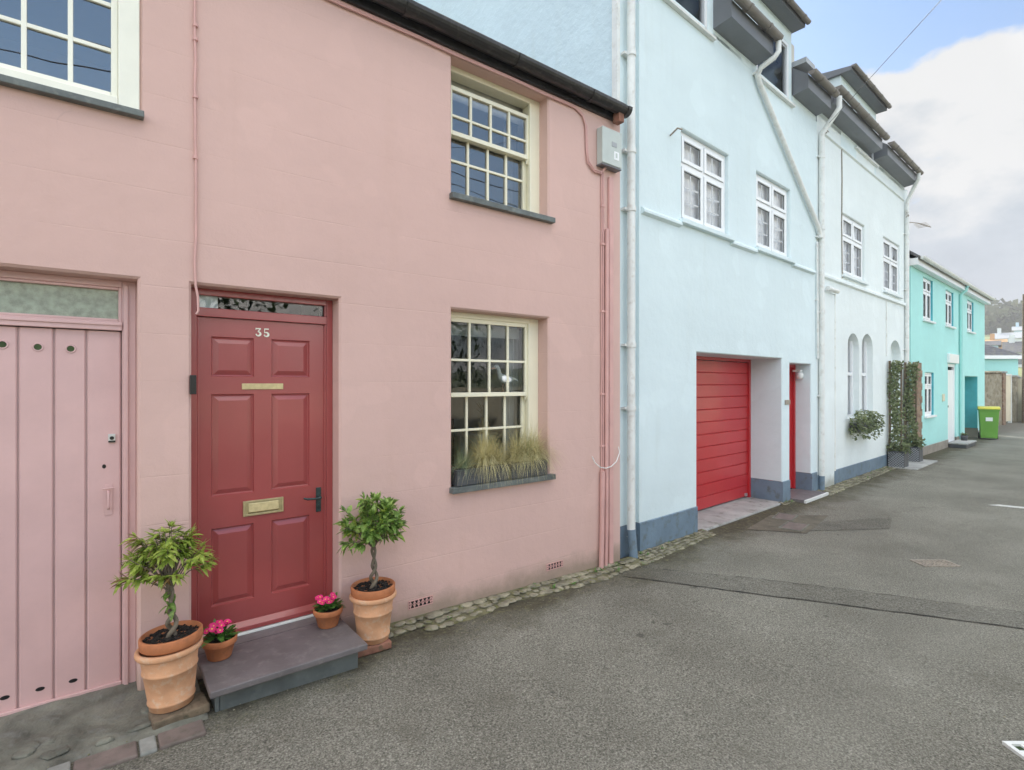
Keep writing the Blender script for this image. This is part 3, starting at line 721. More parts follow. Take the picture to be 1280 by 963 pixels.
# recessed strip beside the pink cottage and the return at its edge
m.quad((4.44, .04, .23), (4.75, .04, .23), (4.75, .04, 6.08), (4.44, .04, 6.08)); m.quad((4.75, .04, .23), (4.75, 0, .23), (4.75, 0, 6.08), (4.75, .04, 6.08))
# lower edge closing is the plinth; back and far side
m.build('wall', BLUEW, bh)
MB().quad((4.45, 7.5, -.3), (SB, 7.5, -.3), (SB, 7.5, 6.08), (4.45, 7.5, 6.08)).build('rear_wall', BLUEW, bh)
m = MB(); m.quad((4.44, .03, -.3), (4.44, 7.5, -.3), (4.44, 7.5, 6.1), (4.44, 6.0, 7.6), (4.44, 3.75, 9.2), (4.44, 1.6, 7.6), (4.44, .03, 6.1))
m.build('gable_wall', BLUEG, bh)
MB().box(4.22, 4.44, 3.95, 5.5, 3.0, 9.8).build('chimney', BLUEG, bh, bevel=.01)
MB().box(4.405, 4.45, .02, .09, 4.3, 7.2).build('corner_strip', WHITEP, bh)
def plinth(pl, a, b, top=.23, r=-.012, rb=.04):
    pl.quad((a, r, -.3), (b, r, -.3), (b, r, top-.008), (a, r, top-.008)); pl.quad((a, r, top-.008), (b, r, top-.008), (b, 0.0, top), (a, 0.0, top))
for a, b, ds_ in ((4.75, G[0], ((G[0], .48),)), (G[1], D2[0], ((G[1], .48), (D2[0], .30))), (D2[1], SB, ((D2[1], .30),))):
    pl = MB(); plinth(pl, a, b)
    for s_, d in ds_: pl.quad((s_, -.012, -.3), (s_, d, -.3), (s_, d, .23), (s_, -.012, .222))
    if a == 4.75:
        pl.quad((4.44, .035, -.3), (4.75, .035, -.3), (4.75, .035, .23), (4.44, .035, .23)); pl.quad((4.75, .035, -.3), (4.75, -.012, -.3), (4.75, -.012, .222), (4.75, .035, .23))
    pl.build('plinth', PLINTH, bh)
# string course
for a, b in ((4.78, 5.53), (6.74, 7.46), (8.70, 9.60)): MB().prism([(0., 3.585), (-.03, 3.565), (-.045, 3.545), (-.045, 3.52), (0., 3.50)], 'x', a, b).build('string_course', BLUEW, bh)
casement(bh, W1[0], W1[1], 3.60, W1[3], .05, 2, 4.285, slm=BLUEW)
casement(bh, W2[0], W2[1], 3.60, W2[3], .05, 2, 4.285, slm=BLUEW)
# garage door
gd = MB(); zb = -.06; zt = 2.03; n = 12
for k in range(n):
    a = zb+(zt-zb)*k/n; b = zb+(zt-zb)*(k+1)/n; y = .50
    gd.add([(5.96, y+.012, a), (8.31, y+.012, a), (8.31, y, a+.014), (5.96, y, a+.014), (5.96, y, b-.004), (8.31, y, b-.004), (8.31, y+.012, b), (5.96, y+.012, b)],
           [(0, 1, 2, 3), (3, 2, 5, 4), (4, 5, 6, 7)], False)
gd.box(5.96, 8.31, .52, .54, zb, zt)
gdo = gd.build('garage_door', REDGAR, bh, label='red sectional garage door with horizontal grooves')
m = MB(); m.box(5.914, 5.96, .47, .53, -.1, 2.08); m.box(8.31, 8.358, .47, .53, -.1, 2.08); m.box(5.96, 8.31, .47, .53, 2.035, 2.08)
m.build('garage_frame', REDGAR, bh, bevel=.003); MB().box(8.2, 8.25, .475, .499, -.045, .0).build('handle', CHROME, gdo)
MB().box(5.93, 8.36, -.02, .60, -.13, -.075).build('apron', CONC, bh, bevel=.01)
# narrow red door in a deep recess
m = MB(); m.box(9.455, 9.499, .24, .32, -.05, 2.02); m.box(8.633, 8.68, .24, .32, -.05, 2.02); m.box(8.68, 9.455, .24, .32, 1.97, 2.02)
f2 = m.build('door_frame', REDGAR, bh, bevel=.003); MB().box(8.68, 9.455, .285, .33, -.04, 1.97).build('door', REDGAR, bh, label='narrow red door deep in the recess beside the garage')
lt = MB(); lt.lathe([(.001, .0), (.045, .0), (.055, .05), (.05, .10), (.001, .12)], (9.40, .14, 1.78), 14); lt.build('porch_light', WHITEP, bh)
MB().box(9.37, 9.46, .12, .24, 1.90, 1.93).build('porch_light_bracket', WHITEP, bh)
MB().box(8.45, 8.63, -.014, -.001, 1.385, 1.455).build('house_sign', IRON, bh, bevel=.003, label='small brown plate beside the narrow red door')
MB().box(8.64, 9.56, -.20, .28, -.14, -.055).build('doorstep', [STEPT], bh, bevel=.006)
MB().box(8.64, 9.58, -.235, -.203, -.14, -.058).build('step_edging', WHITEP, bh, bevel=.004)
# pipes
pipe([(4.57, -.03, 8.5), (4.57, -.03, .12)], .042, bh, WHITEP, clips=[(4.57, -.03, z) for z in (6.2, 5.1, 4.1, 3.5, 2.1, 1.45)])
pipe([(4.57, -.03, .2), (4.57, -.05, .0), (4.57, -.06, -.12)], .047, bh, PLINTH)
pipe([(7.50, -.30, 6.36), (7.50, -.30, 6.20), (7.46, -.26, 6.12), (7.42, -.10, 6.04), (7.42, -.05, 5.95), (7.50, -.05, 5.86), (9.66, -.05, 4.30), (9.74, -.05, 4.18)], .036, bh, WHITEP, clips=[(9.74, -.05, 4.15)])
pipe([(9.68, -.03, 4.05), (9.70, -.03, 2.25), (9.72, -.03, 2.12)], .016, bh, WHITEP, 'cable_pipe', clips=[(9.69, -.03, 3.1)])
# upper storey: big windows flush with the wall between boxed eaves
def eave_box(par, a, b, z=6.13, p=.24, endcap=True, gm=DGUT, over=.03):
    m = MB(); m.add([(a, 0, z), (b, 0, z), (b, -p, z+.03), (a, -p, z+.03), (a, -p, z+.24), (b, -p, z+.24), (a, 0.02, z+.45), (b, 0.02, z+.45)],
        [(0, 1, 2, 3), (3, 2, 5, 4), (0, 3, 4, 6), (1, 7, 5, 2), (4, 5, 7, 6)], False)
    o = m.build('eaves_box', DGREY, par); MB().box(a, b, 0., .04, z-.09, z+.012).build('wall_plate', BLUEW, o)
    gutter(a-over, b+over, -p-.065, z+.26, .06, par, gm, joints=[a+.3+.55*k for k in range(int((b-a-.2)/.55)+1)])
    return o
def main_roof(par, a, b, zf=6.55, zr=9.3, depth=7.5):
    m = MB(); p = -.16; q = depth/2
    sl = (zr-zf)/q
    m.add([(a, -p, zf-p*sl+.02), (b, -p, zf-p*sl+.02), (b, q, zr), (a, q, zr), (a, depth+.2, zf-.1), (b, depth+.2, zf-.1)], [(0, 1, 2, 3), (3, 2, 5, 4)], False)
    return m.build('roof', ROOFS, par)
def dormer(par, a, b, wa, wb, z0=6.0, z1=6.90, top=7.12, p=.19, back=3.0, wallm=BLUEW, rg=False):
    m = MB()
    m.box(a, wa, -.002, .08, 6.02, top); m.box(wb, b, -.002, .08, 6.02, top); m.box(wa, wb, -.002, .08, z1, top)
    m.box(a, a+.06, .08, back, 6.2, top); m.box(b-.06, b, .08, back, 6.2, top)
    d = m.build('dormer', wallm, par)
    r = MB(); r.add([(a-.06, -p, top), (b+.03, -p, top), (b+.03, back, top), (a-.06, back, top), (a-.06, -p, top+.07), (b+.03, -p, top+.07), (b+.03, back, top+.5), (a-.06, back, top+.5)],
        [(0, 1, 2, 3), (4, 5, 6, 7), (0, 1, 5, 4), (1, 2, 6, 5), (2, 3, 7, 6), (3, 0, 4, 7)], False)
    r.build('dormer_roof', DGREY, d)
    gutter(a-.08, b+.05, -p-.04, top+.07, .04, d, DGUT, joints=[a+.5*k for k in range(1, int((b-a)/.5)+1)])
    f = MB(); ring(f, wa, wb, z0, z1, .0, .07, .05); w_ = f.build('dormer_window', WHITE, par, bevel=.004)
    ring_ = MB(); ring(ring_, wa+.05, wb-.05, z0+.05, z1-.05, .015, .06, .035); ring_.build('casement', LEAD, w_, bevel=.003)
    pane(wa+.085, wb-.085, z0+.085, z1-.085, .04, GLASSB, w_)
    MB().box(wa-.12, wb+.14, -.05, .03, z0-.035, z0).build('sill', WHITEP, w_, bevel=.005)
    room(wa+.05, wb-.05, z0+.05, z1-.05, .09, 1.6, w_)
main_roof(bh, 4.40, SB)
dormer(bh, 4.85, 6.30, 5.0, 6.16)
dormer(bh, 7.05, 8.70, 7.50, 8.60)
eave_box(bh, 6.30, 7.48); eave_box(bh, 8.74, 9.70, 6.16, .23)
MB().box(8.74, 9.1, -.20, .1, 6.60, 6.68).build('lead_flashing', LEAD, bh)
br = MB(); br.tube([(5.33, -.005, 4.50), (5.33, -.10, 4.55), (5.36, -.14, 4.53)], .010, 6); br.build('hook', IRON, bh)

# ================================================================== SECOND BLUE HOUSE
b2 = house('pale_blue_house', 'ice blue house with arched recessed windows beyond the garage', FB, SB)
SE = 15.46
W3 = (11.0, 12.27, 3.68, 4.83, .10); W4 = (13.52, 14.82, 3.68, 4.86, .10)
A1 = (11.25, 11.93, 1.05, 2.66, .22); A2 = (12.08, 12.79, 1.05, 2.70, .22); A3 = (13.99, 14.90, .16, 2.68, .22)
m = MB(); wall_holes(m, SB, SE, .16, 6.28, [W3, W4], ch=.010) if False else None
m = MB()
wall_holes(m, SB, SE, 2.9, 6.28, [W3, W4], ch=.010)
wall_holes(m, SB, 11.0-.0, .16, 2.9, [], ch=0)
def arch_holes(m, s0, s1, z0, z1, hs):
    """lower wall panel with round headed openings"""
    cuts = sorted({s0, s1, *[h[0] for h in hs], *[h[1] for h in hs]})
    for a, b in zip(cuts[:-1], cuts[1:]):
        h = [q for q in hs if q[0] <= (a+b)/2 <= q[1]]
        if not h: m.quad((a, 0, z0), (b, 0, z0), (b, 0, z1), (a, 0, z1)); continue
        h = h[0]; n = 12; rise = (b-a)*.42; dp = h[4]; spr = h[3]-rise
        if h[2] > z0: m.quad((a, 0, z0), (b, 0, z0), (b, 0, h[2]), (a, 0, h[2])); m.quad((a, 0, h[2]), (b, 0, h[2]), (b, dp, h[2]), (a, dp, h[2]))
        arc = [(a+(b-a)*(1-cos(pi*k/n))/2, spr+rise*sin(pi*k/n)) for k in range(n+1)]
        for p, q in zip(arc[:-1], arc[1:]):
            m.quad((p[0], 0, p[1]), (q[0], 0, q[1]), (q[0], 0, z1), (p[0], 0, z1)); m.quad((p[0], 0, p[1]), (q[0], 0, q[1]), (q[0], dp, q[1]), (p[0], dp, p[1]))
        m.quad((a, 0, h[2]), (a, dp, h[2]), (a, dp, spr), (a, 0, spr)); m.quad((b, 0, h[2]), (b, dp, h[2]), (b, dp, spr), (b, 0, spr))
        if h is not hs[-1]: m.quad
arch_holes(m, 11.0, SE, .16, 2.9, [A1, A2, A3])
m.quad((SE, 0, -.3), (SE, 7.5, -.3), (SE, 7.5, 6.3), (SE, 3.75, 9.2), (SE, 0, 6.3))
m.build('wall', BLUEH, b2)
MB().quad((SB, 7.5, -.3), (SE, 7.5, -.3), (SE, 7.5, 6.08), (SB, 7.5, 6.08)).build('rear_wall', BLUEH, b2)
for a, b in ((SB+.001, 13.99), (14.90, SE)): pl = MB(); plinth(pl, a, b, .17); pl.build('plinth', PLINTH, b2)
for A in (A1, A2):
    f = MB(); ring(f, A[0], A[1], A[2], A[3]+.02, .10, .15, .06); f.box(A[0], A[1], .105, .145, 1.86, 1.92); f.box((A[0]+A[1])/2-.015, (A[0]+A[1])/2+.015, .11, .14, A[2], A[3])
    w_ = f.build('arched_window', WHITE, b2, label='tall narrow arched window over the ivy window box'); pane(A[0]+.06, A[1]-.06, A[2]+.06, A[3], .13, GLASSB, w_)
    MB().box(A[0]+.06, A[1]-.06, .165, .17, A[2]+.06, A[3]-.1).build('sky_glare_sheet', GLARE, w_)  # white sheet added behind the arched panes to make them bright
    room(A[0]+.06, A[1]-.06, A[2]+.06, A[3]-.06, .23, 1.6, w_)
f = MB(); f.box(13.99, 14.90, .16, .22, -.1, 2.72); f.build('door', BLUEH, b2, label='pale blue arched doorway between two ivy trellises')
casement(b2, W3[0], W3[1], 3.70, W3[3], .04, 2, 4.42, slm=BLUEH); casement(b2, W4[0], W4[1], 3.70, W4[3], .04, 2, 4.42, slm=BLUEH)
m = MB(); m.prism([(0., 3.60), (-.03, 3.585), (-.045, 3.56), (-.045, 3.52), (0., 3.50)], 'x', 9.95, 15.35); m.build('string_course', BLUEH, b2)
m = MB(); m.prism([(0., 6.0), (-.03, 5.985), (-.03, 5.965), (0., 5.95)], 'x', 9.95, 15.1); m.build('string_course', BLUEH, b2)
m = MB(); m.box(9.96, 10.47, -.035, -.001, .17, 3.26); m.box(9.96, 10.47, -.034, -.001, -.2, .17); m.build('pipe_casing', BLUEH, b2, bevel=.006)
pipe([(10.02, -.075, 3.32), (10.50, -.075, 3.32)], .04, b2, WHITEP)
pipe([(10.49, -.03, 3.28), (10.49, -.03, .17)], .022, b2, WHITEP, clips=[(10.49, -.03, 2.4)]); pipe([(10.49, -.03, .17), (10.49, -.03, -.12)], .024, b2, PLINTH)
pipe([(9.86, -.30, 6.42), (9.86, -.30, 6.24), (9.84, -.26, 6.16), (9.82, -.06, 5.90), (9.82, -.05, 5.8), (9.82, -.05, .15)], .042, b2, WHITEP, clips=[(9.82, -.05, z) for z in (5.5, 4.3, 2.9, 1.5)])
pipe([(9.82, -.05, .16), (9.82, -.05, -.12)], .046, b2, PLINTH)
pipe([(15.05, -.30, 6.52), (15.05, -.30, 6.38), (15.1, -.24, 6.30), (15.2, -.06, 5.98), (15.2, -.05, 5.9), (15.2, -.05, .12)], .04, b2, WHITEP, clips=[(15.2, -.05, z) for z in (5.2, 3.9, 2.5)])
pipe([(15.38, -.03, 5.8), (15.38, -.03, .12)], .028, b2, WHITEP, clips=[(15.38, -.03, z) for z in (4.5, 3.3, 1.9)])
pipe([(10.92, -.01, 6.0), (10.94, -.01, 5.4), (10.92, -.01, 4.6), (10.95, -.012, 3.62)], .009, b2, IRON, 'cable')
pipe([(13.72, -.01, 3.5), (13.72, -.01, 2.3)], .014, b2, WHITEP, 'cable')
eave_box(b2, 9.80, 12.50, 6.30); eave_box(b2, 12.85, 15.20, 6.30)
main_roof(b2, SB, SE, 6.72, 9.4)
dormer(b2, 10.9, 13.0, 11.75, 12.90, 6.22, 7.05, 7.30)
m = MB()
for k in range(9): a_ = k*.8; m.tube([(9.9+.05*sin(a_), -.09+.03*cos(a_*1.7), 5.9+.015*k), (9.86+.07*sin(a_+1), -.10, 5.93+.012*k)], .006, 5)
m.build('cable_coil', IRON, b2)
m = MB()
for k in range(7): a_ = k*1.1; m.tube([(15.05+.05*sin(a_), -.09+.03*cos(a_*1.7), 5.55+.02*k), (15.0+.07*sin(a_+1), -.10, 5.6+.012*k)], .007, 5)
m.build('cable_coil', IRON, b2)

# ================================================================== TURQUOISE HOUSE
th = house('turquoise_house', 'turquoise two storey house with white eaves and white front door', FT, 15.45)
TE = 25.05
U = [(16.60, 17.58, 3.30, 4.40, .2), (19.05, 20.05, 3.33, 4.36, .2), (22.03, 23.05, 3.36, 4.38, .2)]
LW = (16.76, 17.68, .86, 1.99, .2); TD = (19.32, 20.38, -.1, 2.28, .12); RC = (21.65, 23.75, -.3, 1.94, .9)
m = MB(); wall_holes(m, 15.45, TE, .12, 4.56, U+[LW, (TD[0], TD[1], .12, TD[3], TD[4]), (RC[0], RC[1], .12, RC[3], RC[4])], ch=.012)
shell(m, 15.45, TE, 6.5, 4.56, 6.9, y0=0); m.quad((RC[0], .9, -.3), (RC[1], .9, -.3), (RC[1], .9, 2.0), (RC[0], .9, 2.0))
m.build('wall', TURQ, th)
for a, b in ((15.45, TD[0]), (TD[1], RC[0])): pl = MB(); plinth(pl, a, b, .12); pl.build('plinth', PLINTHT, th)
pl = MB(); plinth(pl, RC[1], TE, .12)
pl.quad((RC[1]-.004, -.012, -.3), (RC[1]-.004, .9, -.3), (RC[1]-.004, .9, .2), (RC[1]-.004, -.012, .2)); pl.build('plinth', PLINTHT, th)
for h in U+[LW]:
    w_ = casement(th, h[0], h[1], h[2]+.02, h[3], .05, 2, h[2]+(h[3]-h[2])*.68, fm=WHITE, slm=WHITE, glare=False, gm=GLASS)
    MB().box(h[1]-.006, h[1]-.001, .004, .048, h[2]+.02, h[3]).build('painted_reveal', TURQD, w_)
MB().box(RC[1]-.012, RC[1]-.006, .004, .9, .2, 1.94).build('painted_reveal', TURQD, th)
f = MB(); ring(f, TD[0], TD[1], -.05, TD[3], .03, .1, .09); f.box(TD[0]+.09, TD[1]-.09, .05, .09, -.05, 2.1); td = f.build('door', WHITE, th, bevel=.004, label='white front door under a boxed white canopy')
MB().tube([(19.50, .02, 1.05), (19.50, .06, 1.05)], .03, 8).build('handle', BLKP, td)
MB().box(TD[0]-.10, TD[1]+.10, -.06, .02, 2.30, 2.56).build('door_canopy', WHITE, th, bevel=.01)
MB().box(21.66, 22.55, .82, .89, -.1, 1.92).build('door', CREAMW, th, label='cream door at the back of the recess')
MB().box(18.60, 18.80, -.03, -.001, 1.22, 1.42).build('meter_box', CREAMR, th)
g_ = gutter(15.40, 25.2, -.22, 4.68, .06, th, WHITEP, joints=[15.9+1.5*k for k in range(6)])
MB().box(15.40, 25.15, -.15, 0.01, 4.50, 4.66).build('fascia', WHITE, th)
gable_roof(15.40, 25.25, 6.5, 4.78, 7.4, th, over=.2)
pipe([(20.80, -.20, 4.66), (20.80, -.16, 4.5), (20.80, -.05, 4.38), (20.80, -.05, -.05)], .045, th, TURQ)
m = MB(); m.cur = 0; m.box(15.60, 16.35, -.02, -.001, -.1, 2.22)
for k in range(7):
    z_ = -.05+k*.32; m.box(16.35, 16.43, -.019, -.001, z_, z_+.16)
m.build('stone_strip', STONEB, th, label='bare brown stone strip at the corner of the turquoise wall')
# step with boots/pots
st = thing('door_step', 'low dark step below the white door of the turquoise house', 'step', (*W(FT, 19.8), -.1), FT[1])
MB().box(-.55, .75, -.42, -.02, 0, .10).build('riser', TROUGH, st, bevel=.01); MB().box(-.57, .77, -.44, -.015, .10, .14).build('slab', CONC, st, bevel=.006)
bt = MB(); bt.lathe([(.001, 0), (.07, 0), (.09, .14), (.08, .15), (.001, .13)], (0, 0, 0), 14)
b0 = thing('flower_pot', 'small black pot on the turquoise house step', 'flower pot', (*W(FT, 20.3, -.2), .04)); bt.build('pot', TROUGH, b0)
m = MB()
for k in range(40): m.leaf((uni(-.03, .03), uni(-.03, .03), .13), (uni(-1, 1), uni(-1, 1), uni(.5, 1.4)), (0, 0, 1), .12, .035)
m.build('leaves', LEAFI, b0)

# ================================================================== FURTHER END OF THE LANE
sw = MB()
wl0, wl1 = Vector((27.7, 1.66, 0)), Vector((31.2, 1.74, 0))
o = thing('stone_wall', 'rubble stone garden wall beyond the green bin', 'wall', (27.2, 1.64, -.1))
OFF[o.name] = (27.2, 1.64, -.1)
m = MB(); m.add([(25.6, 1.62, -.3), (31.2, 1.75, -.3), (31.2, 2.1, -.3), (25.6, 2.0, -.3), (25.6, 1.62, 2.05), (31.2, 1.75, 2.12), (31.2, 2.1, 2.12), (25.6, 2.0, 2.05)], [(4, 5, 6, 7), (0, 1, 5, 4), (1, 2, 6, 5), (2, 3, 7, 6), (3, 0, 4, 7)]); m.build('masonry', STONE, o)
m = MB()
for k in range(16): x_ = 25.7+k*.34; m.blob((x_, 1.86+uni(-.04, .04), 2.10+.012*k/2), .17, .17, .07, 8, 5, .2)
m.build('coping', STONE, o)
gp = thing('gate_pillar', 'brick edged pillar left of the cream gate', 'pillar', (31.45, 1.76, -.1)); OFF[gp.name] = (31.45, 1.76, -.1)
MB().box(31.22, 31.75, 1.70, 2.1, -.2, 2.18).build('shaft', STONEB, gp, bevel=.02); MB().box(31.18, 31.79, 1.66, 2.14, 2.18, 2.25).build('cap', CONC, gp, bevel=.01)
cg = thing('garden_gate', 'tall cream boarded gate between two pillars', 'gate', (32.6, 1.8, -.1)); OFF[cg.name] = (32.6, 1.8, -.1)
MB().box(31.8, 33.4, 1.80, 1.86, 0., 2.1).build('panel', CREAMR, cg); m = MB()
m.box(31.8, 31.9, 1.77, 1.90, -.1, 2.15); m.box(33.3, 33.4, 1.77, 1.9, -.1, 2.15); m.box(31.9, 33.3, 1.78, 1.89, 2.08, 2.15); m.build('gate_frame', WHITEP, cg)
g2 = thing('gate_pillar', 'stone pillar right of the cream gate', 'pillar', (33.9, 1.8, -.1)); OFF[g2.name] = (33.9, 1.8, -.1)
MB().box(33.5, 34.6, 1.74, 2.15, -.2, 2.02).build('shaft', STONE, g2, bevel=.02); MB().box(33.45, 34.65, 1.70, 2.19, 2.02, 2.1).build('cap', CONC, g2, bevel=.01)
tw = thing('rendered_wall', 'tan rendered garden wall at the far bend', 'wall', (36, 1.7, -.1)); OFF[tw.name] = (36, 1.7, -.1)
MB().box(34.7, 52, 1.6, 1.9, -.3, 1.95).build('wall_face', CREAMR, tw); MB().box(34.7, 52, 1.55, 1.95, 1.95, 2.03).build('coping', CONC, tw)

low = thing('low_turquoise_house', 'low turquoise building with grey hipped roof behind the stone wall', 'house', (34.4, 3.85, -.1), R_(-37.92))
# local x points to the right as seen from the lane, local y away
m = MB(); m.box(-6, 2.9, 0, 6, -.2, 3.1); m.build('wall', TURQ, low)
r = MB(); r.add([(-6.2, -.2, 3.2), (3.1, -.2, 3.2), (3.1, 6.2, 3.2), (-6.2, 6.2, 3.2), (-3.2, 3, 5.3), (-.6, 3, 5.3)], [(0, 1, 5, 4), (1, 2, 5), (2, 3, 4, 5), (3, 0, 4), (0, 3, 2, 1)]); r.build('roof', ROOFS, low)
MB().box(-6.2, 3.1, -.22, -.16, 3.05, 3.22).build('fascia', WHITE, low)

up = thing('utility_pole', 'brown timber utility pole at the far right of the lane', 'utility pole', (33.6, 1.35, -.1)); OFF[up.name] = (33.6, 1.35, 0)
MB().tube([(33.6, 1.35, -.2), (33.6, 1.35, 5.9)], [.13, .10], 10).build('pole', WOOD, up); MB().box(33.3, 33.9, 1.3, 1.4, 5.2, 5.3).build('cross_arm', WOOD, up)
tp = MB()
for k in range(9): tp.blob((34.35+uni(-.12, .12), 1.35+uni(-.12, .12), .75+k*.055+uni(-.03, .03)), .22, .16, .11, 9, 6, .2, uni(0, 3))
tp.box(34.15, 34.55, 1.2, 1.5, -.1, .72)
tg_ = tp.build('cloth_bundle', [TARP], None, bevel=.01); tag(tg_, 'turquoise blue cloth bundle by the tan wall at the picture edge', 'cloth')

# wheelie bin
bn = thing('wheelie_bin', 'lime green wheelie bin with yellow lid in the lane', 'wheelie bin', (22.9, .66, -.10), R_(-76)); bn.scale = (.84, .8, 1)
m = MB(); c = [(-.24, -.27), (.24, -.27), (.24, .27), (-.24, .27)]; c2 = [(-.29, -.34), (.29, -.34), (.29, .36), (-.29, .36)]
m.add([(*p, .05) for p in c]+[(*p, .96) for p in c2], [(0, 3, 2, 1), (0, 1, 5, 4), (1, 2, 6, 5), (2, 3, 7, 6), (3, 0, 4, 7)]); m.box(-.31, .31, -.36, .38, .93, .98)
m.box(-.15, .15, -.285, -.262, .08, .3)
m.build('body', GREENB, bn, bevel=.02)
m = MB(); m.prism([(-.38, .98), (.42, .98), (.42, 1.02), (.10, 1.07), (-.34, 1.05), (-.38, 1.02)], 'x', -.32, .32); m.build('lid', YELL, bn, bevel=.015)
for s_ in (-1, 1): MB().tube([(s_*.23, .31, .10), (s_*.29, .31, .10)], .10, 18).build('wheel', BLKP, bn)
MB().tube([(-.26, .42, .95), (-.26, .46, 1.0), (.26, .46, 1.0), (.26, .42, .95)], .018, 8).build('handle', GREENB, bn)
MB().box(-.10, .10, -.338, -.322, .60, .72).build('label', WHITE, bn)

# ================================================================== GROUND
xsb = [-30, -6, -3, -1.5, 0, 1.5, 3, 4.5, 8, 16, 30, 60]
m = MB()
for a, b in zip(xsb[:-1], xsb[1:]): m.quad((a, -7.4, zg(a)), (b, -7.4, zg(b)), (b, 8, zg(b)), (a, 8, zg(a)))
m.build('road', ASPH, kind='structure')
m = MB(); m.quad((-600, -600, -.16), (600, -600, -.16), (600, 600, -.16), (-600, 600, -.16)); m.build('ground', GROUNDM, kind='structure')
# repaired trench, patches
def strip(pts, name, mat, dz=.004, edge=None, ew=.012):
    m = MB(); L, Rr = pts
    for i in range(len(L)-1): m.quad(*[(p[0], p[1], zg(p[0])+dz) for p in (L[i], L[i+1], Rr[i+1], Rr[i])])
    if edge:
        m.cur = 1
        for E in (L, Rr):
            n = 60; P = []
            for i in range(len(E)-1):
                for k in range(n//(len(E)-1)):
                    t = k/(n//(len(E)-1)); P.append((E[i][0]*(1-t)+E[i+1][0]*t+uni(-.012, .012), E[i][1]*(1-t)+E[i+1][1]*t+uni(-.012, .012)))
            for a, b in zip(P[:-1], P[1:]):
                w_ = ew*uni(.15, 1.)
                m.quad((a[0]-w_/2, a[1], zg(a[0])+dz+.003), (b[0]-w_/2, b[1], zg(b[0])+dz+.003), (b[0]+w_/2, b[1], zg(b[0])+dz+.003), (a[0]+w_/2, a[1], zg(a[0])+dz+.003))
    return m.build(name, [mat, edge] if edge else mat, kind='structure')
strip(([(4.20, -.20), (4.72, -.90), (5.17, -1.65), (5.70, -2.60), (6.5, -4.2), (7.5, -7.2)], [(3.86, -.27), (4.28, -.95), (4.78, -1.75), (5.35, -2.72), (6.2, -4.3), (7.2, -7.2)]), 'road_trench_patch', ASPH2, .004, CRACK)
strip(([(7.45, -.55), (8.45, -1.02)], [(6.85, -.60), (7.78, -1.20)]), 'road_patch', ASPH2, .004, CRACK, .009)
strip(([(7.30, .05), (7.9, -.45)], [(6.35, -.12), (6.75, -.66)]), 'road_patch', simple('brown_patch', (.12, .108, .078), .85, .3, 6, .5, 60, .004), .005, CRACK, .008)
mc = MB(); cx_, cy_ = 6.64, -1.93
mcov = thing('manhole_cover', 'small rusty rectangular cover set in the road', 'manhole cover', (cx_, cy_, -.1), R_(-38))
m = MB(); ring(m, -.17, .17, -.085, .085, 0, .008, .018); m = MB()
def flatring(m, x0, x1, y0, y1, w, z0, z1):
    m.box(x0, x0+w, y0, y1, z0, z1); m.box(x1-w, x1, y0, y1, z0, z1); m.box(x0+w, x1-w, y0, y0+w, z0, z1); m.box(x0+w, x1-w, y1-w, y1, z0, z1)
flatring(m, -.18, .18, -.10, .10, .02, 0, .009); m.build('rim', IRON, mcov)
m = MB(); m.box(-.158, .158, -.078, .078, 0, .005)
for i in range(8):
    for j in range(4): m.box(-.145+i*.038, -.123+i*.038, -.066+j*.036, -.046+j*.036, .005, .010)
m.build('plate', IRON, mcov)
for k, (x_, y_, w_, h_, rt) in enumerate(((6.95, -.42, .42, .26, 10), (7.35, -.12, .40, .25, 14))):
    c_ = thing('access_cover', ['brown inset cover nearest the garage on the mossy road edge', 'brown inset cover nearest the narrow red door'][k], 'access cover', (x_, y_, -.1), R_(rt))
    m = MB(); flatring(m, -w_/2, w_/2, -h_/2, h_/2, .018, 0, .012); m.build('rim', WORN, c_)
    MB().box(-w_/2+.022, w_/2-.022, -h_/2+.022, h_/2-.022, 0, .008).build('plate', SETT, c_)
m = MB(); m.quad((10.45, -1.62, zg(10)+.004), (10.62, -1.72, zg(10)+.004), (11.1, -3.4, zg(10)+.004), (10.93, -3.3, zg(10)+.004)); m.build('road_marking', ROADW, kind='structure')
# drain grate at the bottom right corner of the picture
dg = thing('drain_grate', 'pale metal drain grate at the near right corner of the road', 'drain grate', (3.56, -3.17, zg(3.6)), R_(-38))
m = MB(); flatring(m, -.15, .15, -.15, .15, .022, 0, .018)
for k in range(1, 4): m.box(-.128, .128, -.15+k*.075-.009, -.15+k*.075+.009, .0, .016)
for k in range(1, 4): m.box(-.15+k*.075-.007, -.15+k*.075+.007, -.128, .128, .0, .015)
m.build('grate', WHITEP, dg); MB().box(-.14, .14, -.14, .14, 0, .006).build('grate_well', FOLH, dg)

